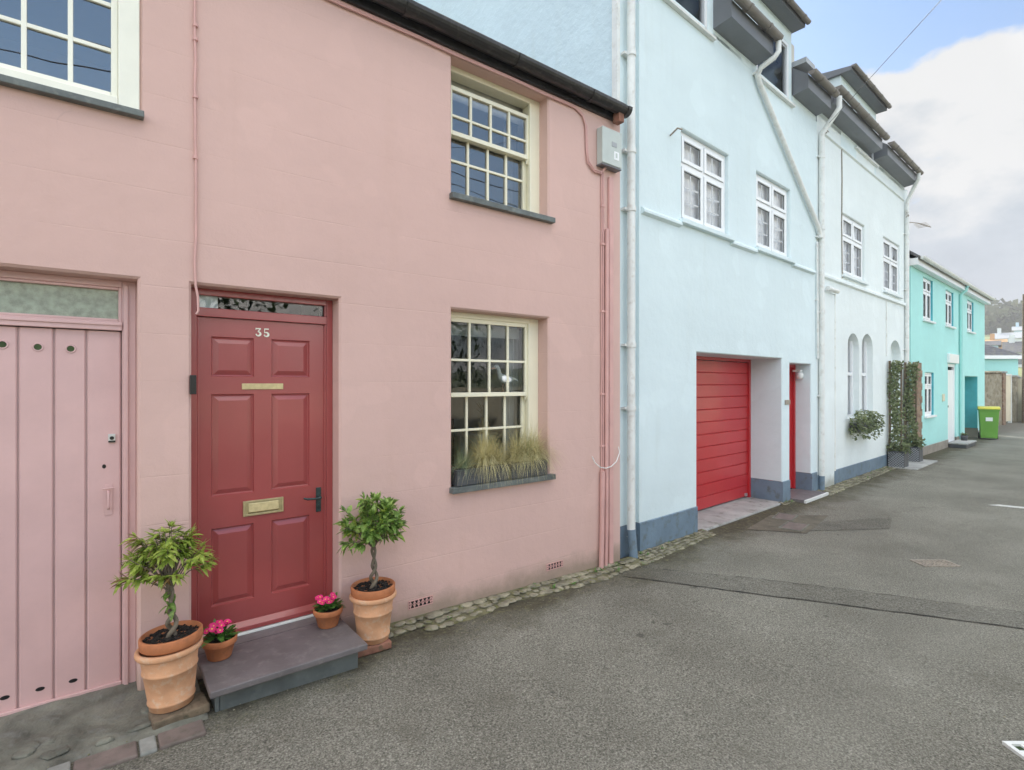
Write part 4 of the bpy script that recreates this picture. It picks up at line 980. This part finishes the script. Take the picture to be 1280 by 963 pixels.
# cobbled strips
def cobbles(x0, x1, wall, width, size, name, rise=.03):
    m = MB(); m.cur = 0; n = 24
    for k in range(n):
        a = x0+(x1-x0)*k/n; b = x0+(x1-x0)*(k+1)/n
        wa, wb = width(a)+.02*sin(a*9), width(b)+.02*sin(b*9)
        m.add([(a, wall(a)+.02, zg(a)+rise), (b, wall(b)+.02, zg(b)+rise), (b, wall(b)-wb, zg(b)+.003), (a, wall(a)-wa, zg(a)+.003)], [(0, 1, 2, 3)], True)
    m.cur = 1; x = x0
    rows = max(2, int(.24/size))
    while x < x1:
        w_ = width(x); rws = max(1, round(w_/size/.92))
        for j in range(rws):
            t = (j+.5)/rws; sz = size*uni(.55, 1.4)
            px = x+uni(-.35, .35)*size; py = wall(px)-.01-w_*t+uni(-.2, .2)*size; pz = zg(px)+rise*(1-t)
            m.blob((px, py, pz+.002), sz*.55, sz*uni(.36, .52), size*uni(.08, .15), 9, 5, .2, uni(-.7, .7))
        x += size*.86
    return m.build(name, [MOSSC, COB], kind='structure')
cobbles(1.62, 4.35, lambda x: 0., lambda x: .21+.03*sin(x*4) if x > 1.9 else .15, .082, 'cobble_strip')
cobbles(4.40, 5.85, lambda x: W(FB, x+.2)[1], lambda x: max(.05, .24-.05*(x-4.4)), .05, 'cobble_strip')
cobbles(8.05, 8.45, lambda x: W(FB, x+.2)[1], lambda x: .08, .05, 'cobble_strip')
cobbles(9.35, 13.45, lambda x: W(FB, x+.2)[1], lambda x: .27-.02*(x-9.3), .062, 'cobble_strip')
# worn flags in front of the plank door, kerb of setts
m = MB(); nx, ny = 46, 16; vs = []
for i in range(nx+1):
    for j in range(ny+1):
        x_ = -2.2+2.66*i/nx; y_ = .15-.60*j/ny
        z_ = zg(x_)+.012+.020*(1-j/ny)+.007*sin(x_*17+y_*9)*sin(y_*23-x_*5)+uni(-.002, .002)
        if j == ny: z_ = zg(x_)+.002
        vs.append((x_, y_, z_))
m.add(vs, [(i*(ny+1)+j, i*(ny+1)+j+1, (i+1)*(ny+1)+j+1, (i+1)*(ny+1)+j) for i in range(nx) for j in range(ny)], True)
for k in range(26):
    x_ = uni(-2, .3); y_ = uni(-.42, -.12); m.blob((x_, y_, zg(x_)+.018), uni(.03, .07), uni(.02, .045), uni(.008, .014), 8, 5, .2, uni(0, 3))
m.build('pavement', WORN, kind='structure')
m = MB(); x_ = .44; k = 0
while x_ > -1.9:
    w_ = [.20, .075, .24, .09][k % 4]; m.cur = [0, 1, 0, 1][k % 4]
    m.box(x_-w_, x_-.008, -.585, -.455, zg(x_)-.05, zg(x_)+.017+uni(-.003, .003)); x_ -= w_; k += 1
m.build('kerb', [SETT, SETG], bevel=.008, kind='structure')

# weeds in the joint at the foot of the walls, loose grit at the road edge
random.seed(90); m = MB()
for k in range(70):
    x_ = uni(1.6, 13.4)
    if 5.8 < x_ < 8.2 or 8.5 < x_ < 9.4: continue
    wy_ = 0 if x_ < 4.2 else W(FB, x_+.2)[1]
    y_ = wy_-(uni(.01, .03) if k % 2 else uni(.05, .26)); n_ = random.randint(4, 11); z_ = zg(x_)+.02
    for q in range(n_): m.leaf((x_+uni(-.02, .02), y_-.01+uni(-.012, .012), z_), (uni(-1, 1), uni(-1, .1), uni(.2, 1.4)), (0, -.3, 1), uni(.012, .045), uni(.006, .014), .3, .2, 2)
m.build('weeds', LEAFP, kind='stuff')
m = MB()
for k in range(420):
    x_ = uni(-1.5, 9); e_ = (0 if x_ < 4.2 else W(FB, x_+.2)[1])-.24; y_ = e_-abs(random.gauss(0, .28)) if k % 4 else uni(-3.2, -.3)
    r_ = uni(.002, .0065); m.blob((x_, y_, zg(x_)+r_*.4+.004), r_, r_*uni(.6, 1), r_*.6, 6, 4, .3, uni(0, 3))
m.build('grit', COB, kind='stuff')
# doorstep of the cottage
ds = thing('doorstep', 'purple grey slate doorstep in front of the raspberry door', 'doorstep', (.885, -.2, 0)); OFF[ds.name] = (.885, -.2, 0)
MB().box(.462, 1.300, -.478, -.001, .098, .134).build('slab', STEPT, ds, bevel=.006)
MB().box(.452, 1.29, .001, .13, .098, .1335).build('slab_inset', STEPT, ds)
MB().box(.52, 1.268, -.405, -.378, -.06, .0975).build('riser', STEPR, ds, bevel=.003)
MB().box(.497, .517, -.405, -.01, -.06, .0975).build('side_slab', STEPR, ds, bevel=.003); MB().box(1.245, 1.266, -.376, -.01, -.06, .0975).build('side_slab', STEPR, ds, bevel=.003)

# ================================================================== POTS
def pot_profile(r0, r1, h):
    R = lambda z: r0+(r1-.014-r0)*(z/h)**.9
    p = [(.001, 0), (r0-.004, 0), (r0+.002, .004)]
    for zc in (.040, h*.64):
        p += [(R(zc-.012), zc-.012), (R(zc)+.003, zc-.009), (R(zc)+.0045, zc-.003), (R(zc)+.003, zc+.003), (R(zc+.006), zc+.006)]
    p += [(R(h-.040), h-.040), (R(h-.034), h-.034), (r1-.002, h-.031), (r1+.003, h-.024), (r1+.004, h-.014), (r1+.002, h-.004), (r1-.004, h), (r1-.016, h), (r1-.022, h-.01), (r1-.035, h*.5), (.001, h*.45)]
    return p
def outer_pot(loc, label, lean=(0, 0)):
    p = thing('terracotta_planter', label, 'planter', loc, group='tall ribbed terracotta planters by the door'); p.rotation_euler = (lean[0], lean[1], 0)
    MB().lathe(pot_profile(.098, .148, .305), n=48).build('pot', TERRA, p); return p
def bay(loc, label, kind, lean=(0, 0)):
    p = thing('potted_bay_tree', label, 'potted tree', loc); p.rotation_euler = (lean[0], lean[1], 0)
    # plain inner pot: local z=0 at its base, sits inside the planter
    MB().lathe([(.001, 0), (.088, 0), (.122, .125), (.137, .128), (.142, .135), (.143, .178), (.139, .183), (.130, .183), (.127, .155), (.001, .152)], n=44).build('inner_pot', TERRA2, p)
    m = MB(); rr = random.Random(3); m.cur = 0
    ns = 14
    for i in range(ns):
        for j in range(28):
            a0, a1 = 2*pi*j/28, 2*pi*(j+1)/28; r0, r1 = .129*i/ns, .129*(i+1)/ns
            f = lambda r_, a_: (r_*cos(a_), r_*sin(a_), .158+.010*sin(r_*90+a_*3)*cos(a_*5))
            m.add([f(r0, a0), f(r1, a0), f(r1, a1), f(r0, a1)], [(0, 1, 2, 3)], True)
    for k in range(150): a_ = uni(0, 6.28); q = .125*math.sqrt(uni(0, 1)); m.blob((q*cos(a_), q*sin(a_), .165), uni(.004, .011), uni(.003, .008), uni(.003, .006), 6, 4, .3, uni(0, 3))
    m.build('soil', SOIL, p)
    H = .27 if kind == 'round' else .25; base = .155
    tr = MB(); 
    for ph_ in (0, pi):
        pts = []; n = 34
        for k in range(n+1):
            t = k/n; a_ = ph_+t*2*pi*1.6; q = .014+.006*sin(t*pi*2)
            pts.append((q*cos(a_)+.006*sin(t*3), q*sin(a_), base+H*t))
        tr.tube(pts, [.0125-.004*k/n for k in range(n+1)], 9)
    top = Vector((0, 0, base+H)); br = []
    nb = 48 if kind == 'round' else 44
    for k in range(nb):
        a_ = uni(0, 2*pi)
        if kind == 'round':
            el = math.asin(uni(-.35, 1.)); Lb = uni(.13, .235)
            d = Vector((cos(a_)*cos(el), sin(a_)*cos(el), sin(el)*1.0)); e = top+Vector((0, 0, .125))+d*Lb*1.0
        else:
            el = uni(-.12, 1.45); Lb = uni(.13, .235)
            d = Vector((cos(a_)*cos(el), sin(a_)*cos(el), sin(el)*1.05)); e = top+Vector((0, 0, .09))+d*Lb
        mid = top.lerp(e, .5)+Vector((0, 0, .025))
        tr.tube([top+Vector((0, 0, uni(-.02, .03))), mid, e], [.0045, .003, .0018], 5, cap=False); br.append((mid, e, d))
    tr.build('trunk', BARK, p)
    c = MB()
    if kind == 'round':
        for mid, e, d in br:
            for q in range(13):
                t = uni(.25, 1.05); pt = mid.lerp(e, t); dd = d*uni(.2, .9)+Vector((uni(-.9, .9), uni(-.9, .9), uni(-.75, .8)))
                c.cur = 1 if (uni(0, 1) < .06) else 0
                c.leaf(pt, dd, (uni(-.5, .5), uni(-.5, .5), 1), uni(.050, .092), uni(.022, .036), uni(.05, .4), .25)
            for q in range(4): c.leaf(e, d+Vector((uni(-.5, .5), uni(-.5, .5), uni(0, .7))), (uni(-.3, .3), uni(-.3, .3), 1), uni(.04, .062), .020, .1, .35)
        c.build('crown', [LEAFB, LEAFY], p)
    else:
        for mid, e, d in br:
            hor = Vector((d.x, d.y, 0)).normalized()
            for q in range(15):
                t = uni(.20, 1.05); pt = mid.lerp(e, t); a_ = uni(-1.5, 1.5)
                dd = Matrix.Rotation(a_, 3, 'Z') @ hor + Vector((0, 0, uni(-.40, .45)))
                c.cur = 1 if uni(0, 1) < .10 else 0
                c.leaf(pt, dd, (uni(-.35, .35), uni(-.35, .35), 1), uni(.055, .088), uni(.016, .022), uni(.15, .45), .3)
            for q in range(3): c.leaf(e, hor+Vector((uni(-.5, .5), uni(-.5, .5), uni(.2, 1.1))), (uni(-.4, .4), .3, 1), uni(.045, .065), .013, .1, .3)
        for q in range(12): pt = top+Vector((uni(-.02, .02), uni(-.02, .02), uni(-.11, .0))); c.cur = 2; c.leaf(pt, (uni(-1, 1), uni(-1, 1), uni(-.9, .2)), (0, 0, 1), uni(.05, .07), .026, .3, .3)
        c.build('crown', [LEAFY, LEAFR, LEAFB], p)
    return p
PL = (.318, -.275); PR = (1.452, -.205)
wb_ = MB(); wb_.box(-.125, .125, -.075, .075, 0, .045); o = wb_.build('wooden_block', WOOD, bevel=.008); o.location = (.345, -.335, zg(.3)+.004); o.rotation_euler = (0, 0, R_(4)); tag(o, 'rough weathered wood block under the left planter', 'block')
wb_ = MB(); wb_.box(-.15, .10, -.10, .09, 0, .05); o = wb_.build('brick', BRICK, bevel=.010); o.location = (1.44, -.21, zg(1.4)+.002); o.rotation_euler = (0, 0, R_(-3)); tag(o, 'mossy red brick under the right planter', 'brick')
outer_pot((PL[0], PL[1], zg(.3)+.050), 'tall pale terracotta planter on the left, by the plank door', (R_(-1.5), R_(-2)))
outer_pot((PR[0], PR[1], zg(1.45)+.053), 'tall pale terracotta planter on the right of the slate doorstep')
bay((PL[0]+.004, PL[1], zg(.3)+.050+.185), 'bay tree with long yellow green leaves left of the door', 'wide', (R_(-1.5), R_(-2)))
bay((PR[0], PR[1], zg(1.45)+.053+.175), 'round headed bay tree with broad green leaves right of the door', 'round')

def primrose(loc, label, seed, fl):
    random.seed(seed)
    p = thing('potted_primrose', label, 'potted flower', loc)
    MB().lathe([(.001, 0), (.058, 0), (.062, .006), (.080, .078), (.088, .080), (.091, .086), (.093, .112), (.090, .116), (.083, .116), (.080, .095), (.001, .092)], n=36).build('pot', TERRA2, p)
    MB().disc((0, 0, .097), .080, 20).build('soil', SOIL, p)
    m = MB()
    for k in range(62):
        a_ = uni(0, 6.28); q = uni(0, .05); el = uni(.0, 1.3)
        m.leaf((q*cos(a_), q*sin(a_), .100+.035*uni(0, 1)), (cos(a_)*cos(el), sin(a_)*cos(el), sin(el)), (0, 0, 1), uni(.045, .085), uni(.026, .038), uni(.1, .45), .15)
    m.build('leaves', LEAFP, p)
    for k in range(fl):
        a_ = uni(0, 6.28); q = .062*math.sqrt(uni(.02, 1)); c = Vector((q*cos(a_)-.012, q*sin(a_), uni(.158, .195))); nrm = Vector((c.x*6+uni(-.3, .3)-.1, c.y*6+uni(-.3, .3)-.55, 1)).normalized()
        u = nrm.orthogonal().normalized(); v = nrm.cross(u); f = MB()
        for i in range(5):
            b_ = 2*pi*i/5; d = u*cos(b_)+v*sin(b_); s_ = nrm.cross(d)
            f.add([c, c+d*.010+s_*.009+nrm*.002, c+d*.0185+s_*.006+nrm*.003, c+d*.0165+nrm*.002, c+d*.0185-s_*.006+nrm*.003, c+d*.010-s_*.009+nrm*.002], [(0, 1, 2, 3), (0, 3, 4, 5)], True)
        f.cur = 1; f.add([c+(u*cos(2*pi*i/7)+v*sin(2*pi*i/7))*.0042+nrm*.0025 for i in range(7)], [tuple(range(7))])
        f.build('flower', [MAGENTA, YELC], p)
primrose((.566, -.105, .135), 'pot of pink primroses on the left end of the doorstep', 11, 16)
primrose((1.195, -.085, .135), 'pot of pink primroses on the right end of the doorstep', 23, 15)

# ================================================================== WINDOW PLANTERS
def trough(loc, w, label, grasses, seed):
    random.seed(seed); p = thing('window_planter', label, 'planter', loc)
    m = MB(); m.box(0, w, -.075, .075, 0, .105); m.box(-.006, w+.006, -.081, .081, .105, .125); 
    for k in range(2): m.box(w*.15, w*.85, -.078, -.0745, .03+k*.035, .036+k*.035)
    m.build('trough', TROUGH, p, bevel=.005)
    MB().box(.01, w-.01, -.065, .065, .125, .130).build('soil', SOIL, p)
    for (gx_, mat, n, L, Wd, dr, spread) in grasses:
        m = MB()
        for k in range(n):
            a_ = uni(0, 2*pi); sp = uni(.05, 1.)*spread
            m.blade((gx_+uni(-.04, .04), uni(-.03, .03), .128), (cos(a_)*sp, sin(a_)*sp*.7-.10, 1.), L*uni(.55, 1.2), Wd*uni(.6, 1.3), dr*uni(.5, 1.6), 7)
        m.build('grass', mat, p)
    return p
trough((2.215, .045, .905), .50, 'dark trough of blue green and straw grasses, left on the sill', [(.10, FESC, 330, .20, .003, 2.0, 1.0), (.31, STRAW, 900, .35, .0036, 1.9, .95), (.42, STRAW, 300, .34, .0034, 2.6, 1.)], 5)
trough((2.745, .045, .905), .40, 'dark trough of drooping straw coloured grass, right on the sill', [(.12, STRAW, 700, .33, .0036, 2.1, 1.0), (.28, STRAW, 900, .36, .0036, 2.2, 1.1), (.2, FESC, 120, .28, .003, 1.8, .6)], 6)

# ================================================================== IVY BOX, TRELLISES
random.seed(31)
ib = thing('ivy_window_box', 'window box overflowing with ivy under the arched windows', 'window box', (*W(FB, 11.30, -.06), .70), FB[1])
MB().box(.02, 1.1, -.10, .04, .10, .26).build('trough', TROUGH, ib)
m = MB()
for k in range(820):
    a_ = uni(-.15, 1.15); y_ = uni(-.24, .03); z_ = uni(-.14, .40)*(1-.45*abs((a_-.5)/.8)**2)
    if z_ < 0 and uni(0, 1) < .5: continue
    m.leaf((a_, y_, .1+z_), (uni(-1, 1), uni(-1, .2), uni(-.8, .6)), (uni(-.4, .4), -.6, 1), uni(.05, .085), uni(.045, .065), .2, .2, 2)
m.build('foliage', LEAFI, ib)
def trellis(sx, label, dense):
    (wx, wy) = W(FB, sx, -.01)
    t = thing('trellis_planter', label, 'planter', (wx, wy, -.10), FB[1], group='ivy trellis planters either side of the arched door')
    m = MB(); m.box(0, .34, -.32, -.02, .02, .36); m.build('planter', TROUGH, t, bevel=.008)
    l = MB()
    for k in range(-4, 9):
        for d in (1, -1):
            y0 = -.32+k*.05; pts = []
            a = (y0, .03); b = (y0+d*.30, .33)
            # clip to the face
            ys = [a[0], b[0]]; 
            t0, t1 = 0., 1.
            dy = b[0]-a[0]
            for lim, sgn in ((-.31, 1), (-.03, -1)):
                tt = (lim-a[0])/dy
                if dy*sgn > 0: t0 = max(t0, tt)
                else: t1 = min(t1, tt)
            if t1 > t0+.05: l.tube([(-.008, a[0]+dy*t0, .03+.30*t0), (-.008, a[0]+dy*t1, .03+.30*t1)], .006, 4)
    l.build('lattice', LEAD, t)
    p = MB(); p.box(.10, .14, -.05, -.01, .3, 2.30); p.box(.10, .14, -.25, -.235, .3, 2.24)
    for k in range(9): p.box(.112, .128, -.235, -.05, .5+k*.21, .52+k*.21)
    for k in range(3): p.box(.113, .127, -.11-k*.06, -.10-k*.06, .3, 2.26)
    p.build('trellis', WOOD, t)
    f = MB()
    for k in range(dense):
        z_ = uni(.34, 2.28); y_ = -.14+.04*sin(z_*4+sx)+uni(-.085, .085)
        if z_ < .55: y_ = uni(-.34, 0)
        f.leaf((.12+uni(-.09, .07), y_, z_), (uni(-1, .5), uni(-1, 1), uni(-.8, .8)), (-1, uni(-.4, .4), .4), uni(.05, .08), uni(.035, .05), .2, .2, 2)
    for k in range(dense//4): f.leaf((uni(-.05, .4), uni(-.36, .02), uni(.34, .50)), (uni(-1, .6), uni(-1, 1), uni(-.5, 1)), (0, 0, 1), uni(.06, .10), .045, .3, .2, 2)
    f.build('ivy', LEAFI, t)
trellis(13.72, 'lattice planter with tall ivy trellis left of the arched door', 900)
trellis(14.98, 'lattice planter with tall ivy trellis right of the arched door', 1000)
m = MB(); m.box(13.7, 15.6, -.55, -.02, -.13, -.075); o = m.build('planter_plinth', CONC, None, bevel=.01)
o.location = (FB[0][0], FB[0][1], 0); o.rotation_euler = (0, 0, FB[1]); o.name = 'stone_slab'; tag(o, 'low stone slab under the two trellis planters', 'slab')
an = thing('tv_aerial', 'thin metal television aerial at the end of the pale blue house', 'aerial', (*W(FB, 15.5, .0), 5.55), FB[1])
m = MB(); m.tube([(0, 0, 0), (.5, -.1, .05), (1.0, -.25, .02)], .012, 5)
for k in range(4): m.tube([(.55+.13*k, -.25, .04), (.55+.13*k, .0, .04)], .006, 4)
m.build('boom', IRON, an)

# ================================================================== HILL AND FAR HOUSES
AZ = R_(9.5)
def far(d, u, z): """d metres out along the view down the lane, u metres to its left"""; return (d*cos(AZ)-u*sin(AZ), -3.56+d*sin(AZ)+u*cos(AZ), z)
m = MB(); N, M_ = 60, 16; vs = []
def hz(d, u):
    P = ((60, 0), (80, 3.), (100, 6.), (150, 11.), (240, 17.5), (330, 20))
    for (a, za), (b, zb_) in zip(P[:-1], P[1:]):
        if d <= b: break
    return -.2+(za+(zb_-za)*(d-a)/(b-a))*(1+.10*sin(u*.021+.6)+.04*sin(u*.06))
for i in range(N+1):
    for j in range(M_+1):
        u = -260+520*i/N; d = 60+260*j/M_; vs.append(far(d, u, hz(d, u)))
m.add(vs, [(i*(M_+1)+j, i*(M_+1)+j+1, (i+1)*(M_+1)+j+1, (i+1)*(M_+1)+j) for i in range(N) for j in range(M_)], True)
m.build('hill', simple('hill_pasture', (.22, .25, .10), .95, .35, .08, .3, 2, .05, dirt=(.10, .11, .05), da=.8), kind='structure')
random.seed(77); m = MB()
for k in range(620):
    u = uni(-190, 190) if k > 260 else uni(-60, 60); d = uni(160, 275); h_ = uni(5, 10.); b = Vector(far(d, u, hz(d, u)+h_*.45))
    if uni(0, 1) < .8:
        for q in range(110):
            v = Vector((uni(-1, 1), uni(-1, 1), uni(-1, 1))); v = v.normalized()*uni(.55, 1.); c = b+Vector((v.x*h_*.45, v.y*h_*.45, v.z*h_*.55))
            s_ = uni(.45, 1.25); a_ = Vector((uni(-1, 1), uni(-1, 1), uni(-1, 1))).normalized(); e = a_.orthogonal().normalized(); f = a_.cross(e)
            m.add([c+e*s_, c+f*s_*.8, c-e*s_*.9, c-f*s_], [(0, 1, 2, 3)], False)
m.build('woodland', FOLW, kind='stuff')
def far_house(d, u, w_, h_, mat, rmat, label, cat='house', dp=7):
    rh = w_*.28
    x, y, z = far(d, u, 0); z = hz(d, u)-.5 if d > 75 else -.1
    o = thing('distant_house', label, cat, (x, y, z), AZ-pi/2)
    MB().box(-w_/2, w_/2, 0, dp, 0, h_).build('wall', mat, o)
    r = MB(); r.add([(-w_/2-.3, -.3, h_), (w_/2+.3, -.3, h_), (w_/2+.3, dp+.3, h_), (-w_/2-.3, dp+.3, h_), (-w_/2-.3, dp/2, h_+rh), (w_/2+.3, dp/2, h_+rh)], [(0, 1, 5, 4), (2, 3, 4, 5), (1, 2, 5), (3, 0, 4)]); r.build('roof', rmat, o)
    MB().box(-w_/2+.3, -w_/2+.8, dp/2-.3, dp/2+.3, h_+rh*.6, h_+rh+.8).build('chimney', mat, o)
    for k in range(max(1, int(w_/2.6))):
        c = -w_/2+1.3+2.6*k
        if c > w_/2-.8: break
        f = MB().box(c-.5, c+.5, -.05, .02, h_*.35, h_*.7).build('window', WHITE, o); MB().box(c-.4, c+.4, -.06, -.051, h_*.38, h_*.66).build('pane', DGREY, f)
WH = simple('white_render', (.72, .76, .76), .8, .05, 1, 0); ORB = simple('ochre_render', (.50, .30, .14), .8, .1, 1, 0); PBL = simple('pale_blue_render', (.50, .66, .78), .8, .05, 1, 0)
far_house(92, 1.9, 2.6, 2.2, PBL, ROOFS, 'distant pale grey house with chimney just beyond the turquoise corner', dp=5)
far_house(98, .9, 1.8, 2.0, ORB, ORB, 'distant small ochre house above the hipped slate roof', dp=4)
far_house(118, -.8, 4., 1.5, WH, LEAD, 'distant long white house at the foot of the wooded hill', dp=5)
far_house(150, -3.2, 3.6, 1.8, PBL, LEAD, 'distant pale blue house high up beside the pole top', dp=5)
far_house(84, -2.6, 5, 2.2, WH, ROOFS, 'distant low white cottage right behind the far utility pole', dp=5)

# ================================================================== OPPOSITE SIDE OF THE LANE (seen in the window glass)
ow = MB(); ow.box(-14, 45, -8.1, -7.7, -.2, 1.5); ow.box(-14, 45, -8.15, -7.65, 1.5, 1.6); o = ow.build('garden_wall', CREAMR); tag(o, 'cream garden wall along the opposite side of the lane', 'wall')
random.seed(5); m = MB()
for k in range(7500):
    c = Vector((uni(-6, 9), uni(-10.3, -8.4), uni(.5, 4.3+.6*sin(k))))
    if 3.5 < c.x < 4.5: continue
    m.leaf(c, (uni(-1, 1), uni(-1, 1), uni(-1, 1)), (0, 0, 1), uni(.15, .26), uni(.09, .15), .2, .2, 2)
m.build('hedge', FOLH, kind='stuff')
pp = thing('utility_pole', 'timber utility pole opposite the pink cottage', 'utility pole', (1.2, -7.2, 0)); MB().tube([(0, 0, -.2), (0, 0, 7.6)], [.14, .10], 10).build('pole', WOOD, pp); MB().box(-.7, .7, -.06, .06, 7.1, 7.22).build('cross_arm', WOOD, pp)
def sag(a, b, s_, r_=.012, n=20, label='', name='overhead_cable'):
    a = Vector(a); b = Vector(b); P = [a.lerp(b, k/n)-Vector((0, 0, 4*s_*(k/n)*(1-k/n))) for k in range(n+1)]
    o = MB().tube(P, r_, 5, cap=False).build(name, BLKP); tag(o, label, 'cable', 'overhead cables from the pole'); return o
hx_, hy_ = W(FB, 9.86, -.12)
sag((hx_, hy_, 6.02), (1.2, -7.2, 5.6), .02, .004, label='thin overhead cable slanting from the pale blue house corner across the sky')
sag((1.2, -7.2, 7.2), (-25, -6.5, 7.5), .6, label='overhead cable running back along the lane from the pole')
sag((1.7, -7.2, 7.22), (36, -6.8, 7.6), .8, label='overhead cable running ahead along the lane from the pole')
sag((.7, -7.2, 7.22), (36, -7.4, 6.6), .9, label='lower overhead cable running ahead opposite the houses')
sag((1.2, -7.2, 6.9), (-25, -7.6, 6.4), .7, label='lower overhead cable running back opposite the cottage')

# ================================================================== HAZE
m = MB(); m.box(-40, 330, -290, 330, -1.5, 36); hz_ = m.build('haze', None, kind='stuff')
hm = bpy.data.materials.new('thin_air'); hm.use_nodes = True; n = hm.node_tree.nodes; n.clear(); out = n.new('ShaderNodeOutputMaterial'); pv = n.new('ShaderNodeVolumePrincipled')
pv.inputs['Color'].default_value = (.96, .97, 1, 1); pv.inputs['Density'].default_value = .0019; pv.inputs['Anisotropy'].default_value = .3
hm.node_tree.links.new(pv.outputs[0], out.inputs['Volume']); hz_.data.materials.clear(); hz_.data.materials.append(hm)

# ================================================================== SKY AND SUN
SUN_AZ, SUN_EL = R_(62), R_(36)     # azimuth from +X towards +Y
sd = Vector((cos(SUN_AZ)*cos(SUN_EL), sin(SUN_AZ)*cos(SUN_EL), sin(SUN_EL)))
w = bpy.data.worlds.new('World'); S.world = w; w.use_nodes = True; nt = w.node_tree; N_ = nt.nodes; L_ = nt.links; bg = N_['Background']
sky = N_.new('ShaderNodeTexSky'); sky.sky_type = 'NISHITA'; sky.sun_disc = False; sky.sun_elevation = SUN_EL; sky.sun_rotation = pi/2-SUN_AZ; sky.air_density = 1.0; sky.dust_density = 1.5
tc = N_.new('ShaderNodeTexCoord'); sp = N_.new('ShaderNodeSeparateXYZ'); L_.new(tc.outputs['Generated'], sp.inputs[0])
def M(op, a, b=0, c=None):
    n = N_.new('ShaderNodeMath'); n.operation = op
    for i, v in enumerate((a, b, c)):
        if v is None: continue
        if isinstance(v, (int, float)): n.inputs[i].default_value = v
        else: L_.new(v, n.inputs[i])
    return n.outputs[0]
def RAMP(f, st):
    n = N_.new('ShaderNodeValToRGB'); e = n.color_ramp.elements
    while len(e) < len(st): e.new(.5)
    for i, (p, c) in enumerate(st): e[i].position = p; e[i].color = (*(c if isinstance(c, tuple) else (c,)*3), 1)
    L_.new(f, n.inputs[0]); return n.outputs[0]
def MIX(f, a, b, mode='MIX'):
    n = N_.new('ShaderNodeMix'); n.data_type = 'RGBA'; n.blend_type = mode
    for v, i in ((f, 0), (a, 6), (b, 7)):
        if isinstance(v, (int, float)): n.inputs[i].default_value = v
        elif isinstance(v, tuple): n.inputs[i].default_value = (*v, 1)
        else: L_.new(v, n.inputs[i])
    return n.outputs[2]
X_, Y_, Z_ = sp.outputs
mp = N_.new('ShaderNodeMapping'); mp.inputs['Scale'].default_value = (1, 1, 1.7); L_.new(tc.outputs['Generated'], mp.inputs[0])
def NOI(sc, det=8, ro=.55):
    n = N_.new('ShaderNodeTexNoise'); n.inputs['Scale'].default_value = sc; n.inputs['Detail'].default_value = det; n.inputs['Roughness'].default_value = ro
    L_.new(mp.outputs[0], n.inputs['Vector']); return n.outputs[0]
n1 = NOI(3.2, 10, .55); n2 = NOI(9, 8, .6)
# a bank of cumulus standing over the end of the lane, thinner above it
bank = RAMP(Z_, [(.0, .30), (.07, .36), (.17, .60), (.34, .64), (.41, .60), (.445, .45), (.475, .25), (.56, .24), (.72, .55), (1., .66)])
dens = M('ADD', M('ADD', M('MULTIPLY', n1, .9), M('MULTIPLY', n2, .28)), M('SUBTRACT', bank, .62))
side = M('MULTIPLY', M('MAXIMUM', M('SUBTRACT', M('SUBTRACT', M('MULTIPLY', X_, .78), M('MULTIPLY', Y_, .62)), .45), 0), .3)
side = M('MULTIPLY', side, RAMP(Z_, [(.38, 1.), (.46, 0.)]))
side = M('SUBTRACT', side, M('MULTIPLY', M('MAXIMUM', M('SUBTRACT', M('MULTIPLY', Y_, -1.), .55), 0), M('MULTIPLY', RAMP(Z_, [(.27, 0.), (.34, 1.), (.58, 1.), (.66, 0.)]), 3.2)))
dens = M('ADD', dens, side)
cov = RAMP(dens, [(.47, 0.), (.53, 1.)])
shade = RAMP(M('ADD', M('MULTIPLY', NOI(4.5, 7, .6), .7), M('MULTIPLY', Z_, .95)), [(.42, (.44, .50, .60)), (.58, (.62, .69, .78)), (.70, (1., 1., 1.))])
# clouds on the far side of the sky from the sun are lit face on and so are brighter
dt = M('ADD', M('ADD', M('MULTIPLY', X_, -sd.x), M('MULTIPLY', Y_, -sd.y)), 0.)
gain = M('MULTIPLY_ADD', M('MAXIMUM', M('ADD', dt, .45), 0), CLOUD_BACK := 11.5, CLOUD_FRONT := 2.75)
shade = MIX(RAMP(dt, [(.0, 0.), (.5, 1.)]), shade, (1., .945, .86)); cc = N_.new('ShaderNodeVectorMath'); cc.operation = 'SCALE'; L_.new(shade, cc.inputs[0]); L_.new(gain, cc.inputs['Scale'])
skc = MIX(1., sky.outputs[0], RAMP(dt, [(.0, (.40, .52, .63)), (.5, (1.7, 1.8, 1.75))]), 'MULTIPLY')
low = RAMP(Z_, [(.0, .75), (.22, .35), (.5, .0)])
skc = MIX(low, skc, (2.2, 2.4, 2.6))
L_.new(MIX(cov, skc, cc.outputs[0]), bg.inputs[0]); bg.inputs[1].default_value = .13
sl = bpy.data.lights.new('sun', 'SUN'); sl.energy = 3.2; sl.angle = R_(.6); sl.color = (1, .95, .86); so = bpy.data.objects.new('sun', sl); COL.objects.link(so)
so.rotation_euler = (-sd).to_track_quat('-Z', 'Y').to_euler()

# ================================================================== CAMERA
cd = bpy.data.cameras.new('camera'); cd.sensor_width = 36; cd.sensor_fit = 'HORIZONTAL'; cd.lens = 670/1280*36; cd.clip_start = .05; cd.clip_end = 2500; cd.shift_y = -1.5/1280
co = bpy.data.objects.new('camera', cd); COL.objects.link(co); co.location = (0, -3.56, 1.70); co.rotation_euler = (pi/2, 0, R_(52.079)-pi/2); S.camera = co
S.render.engine = 'CYCLES'; S.view_settings.view_transform = 'Standard'; S.view_settings.look = 'None'; S.view_settings.gamma = 1; S.view_settings.use_curve_mapping = False
S.view_settings.exposure = 1.15
S.cycles.max_bounces = 8; S.cycles.transparent_max_bounces = 12; S.cycles.volume_bounces = 0
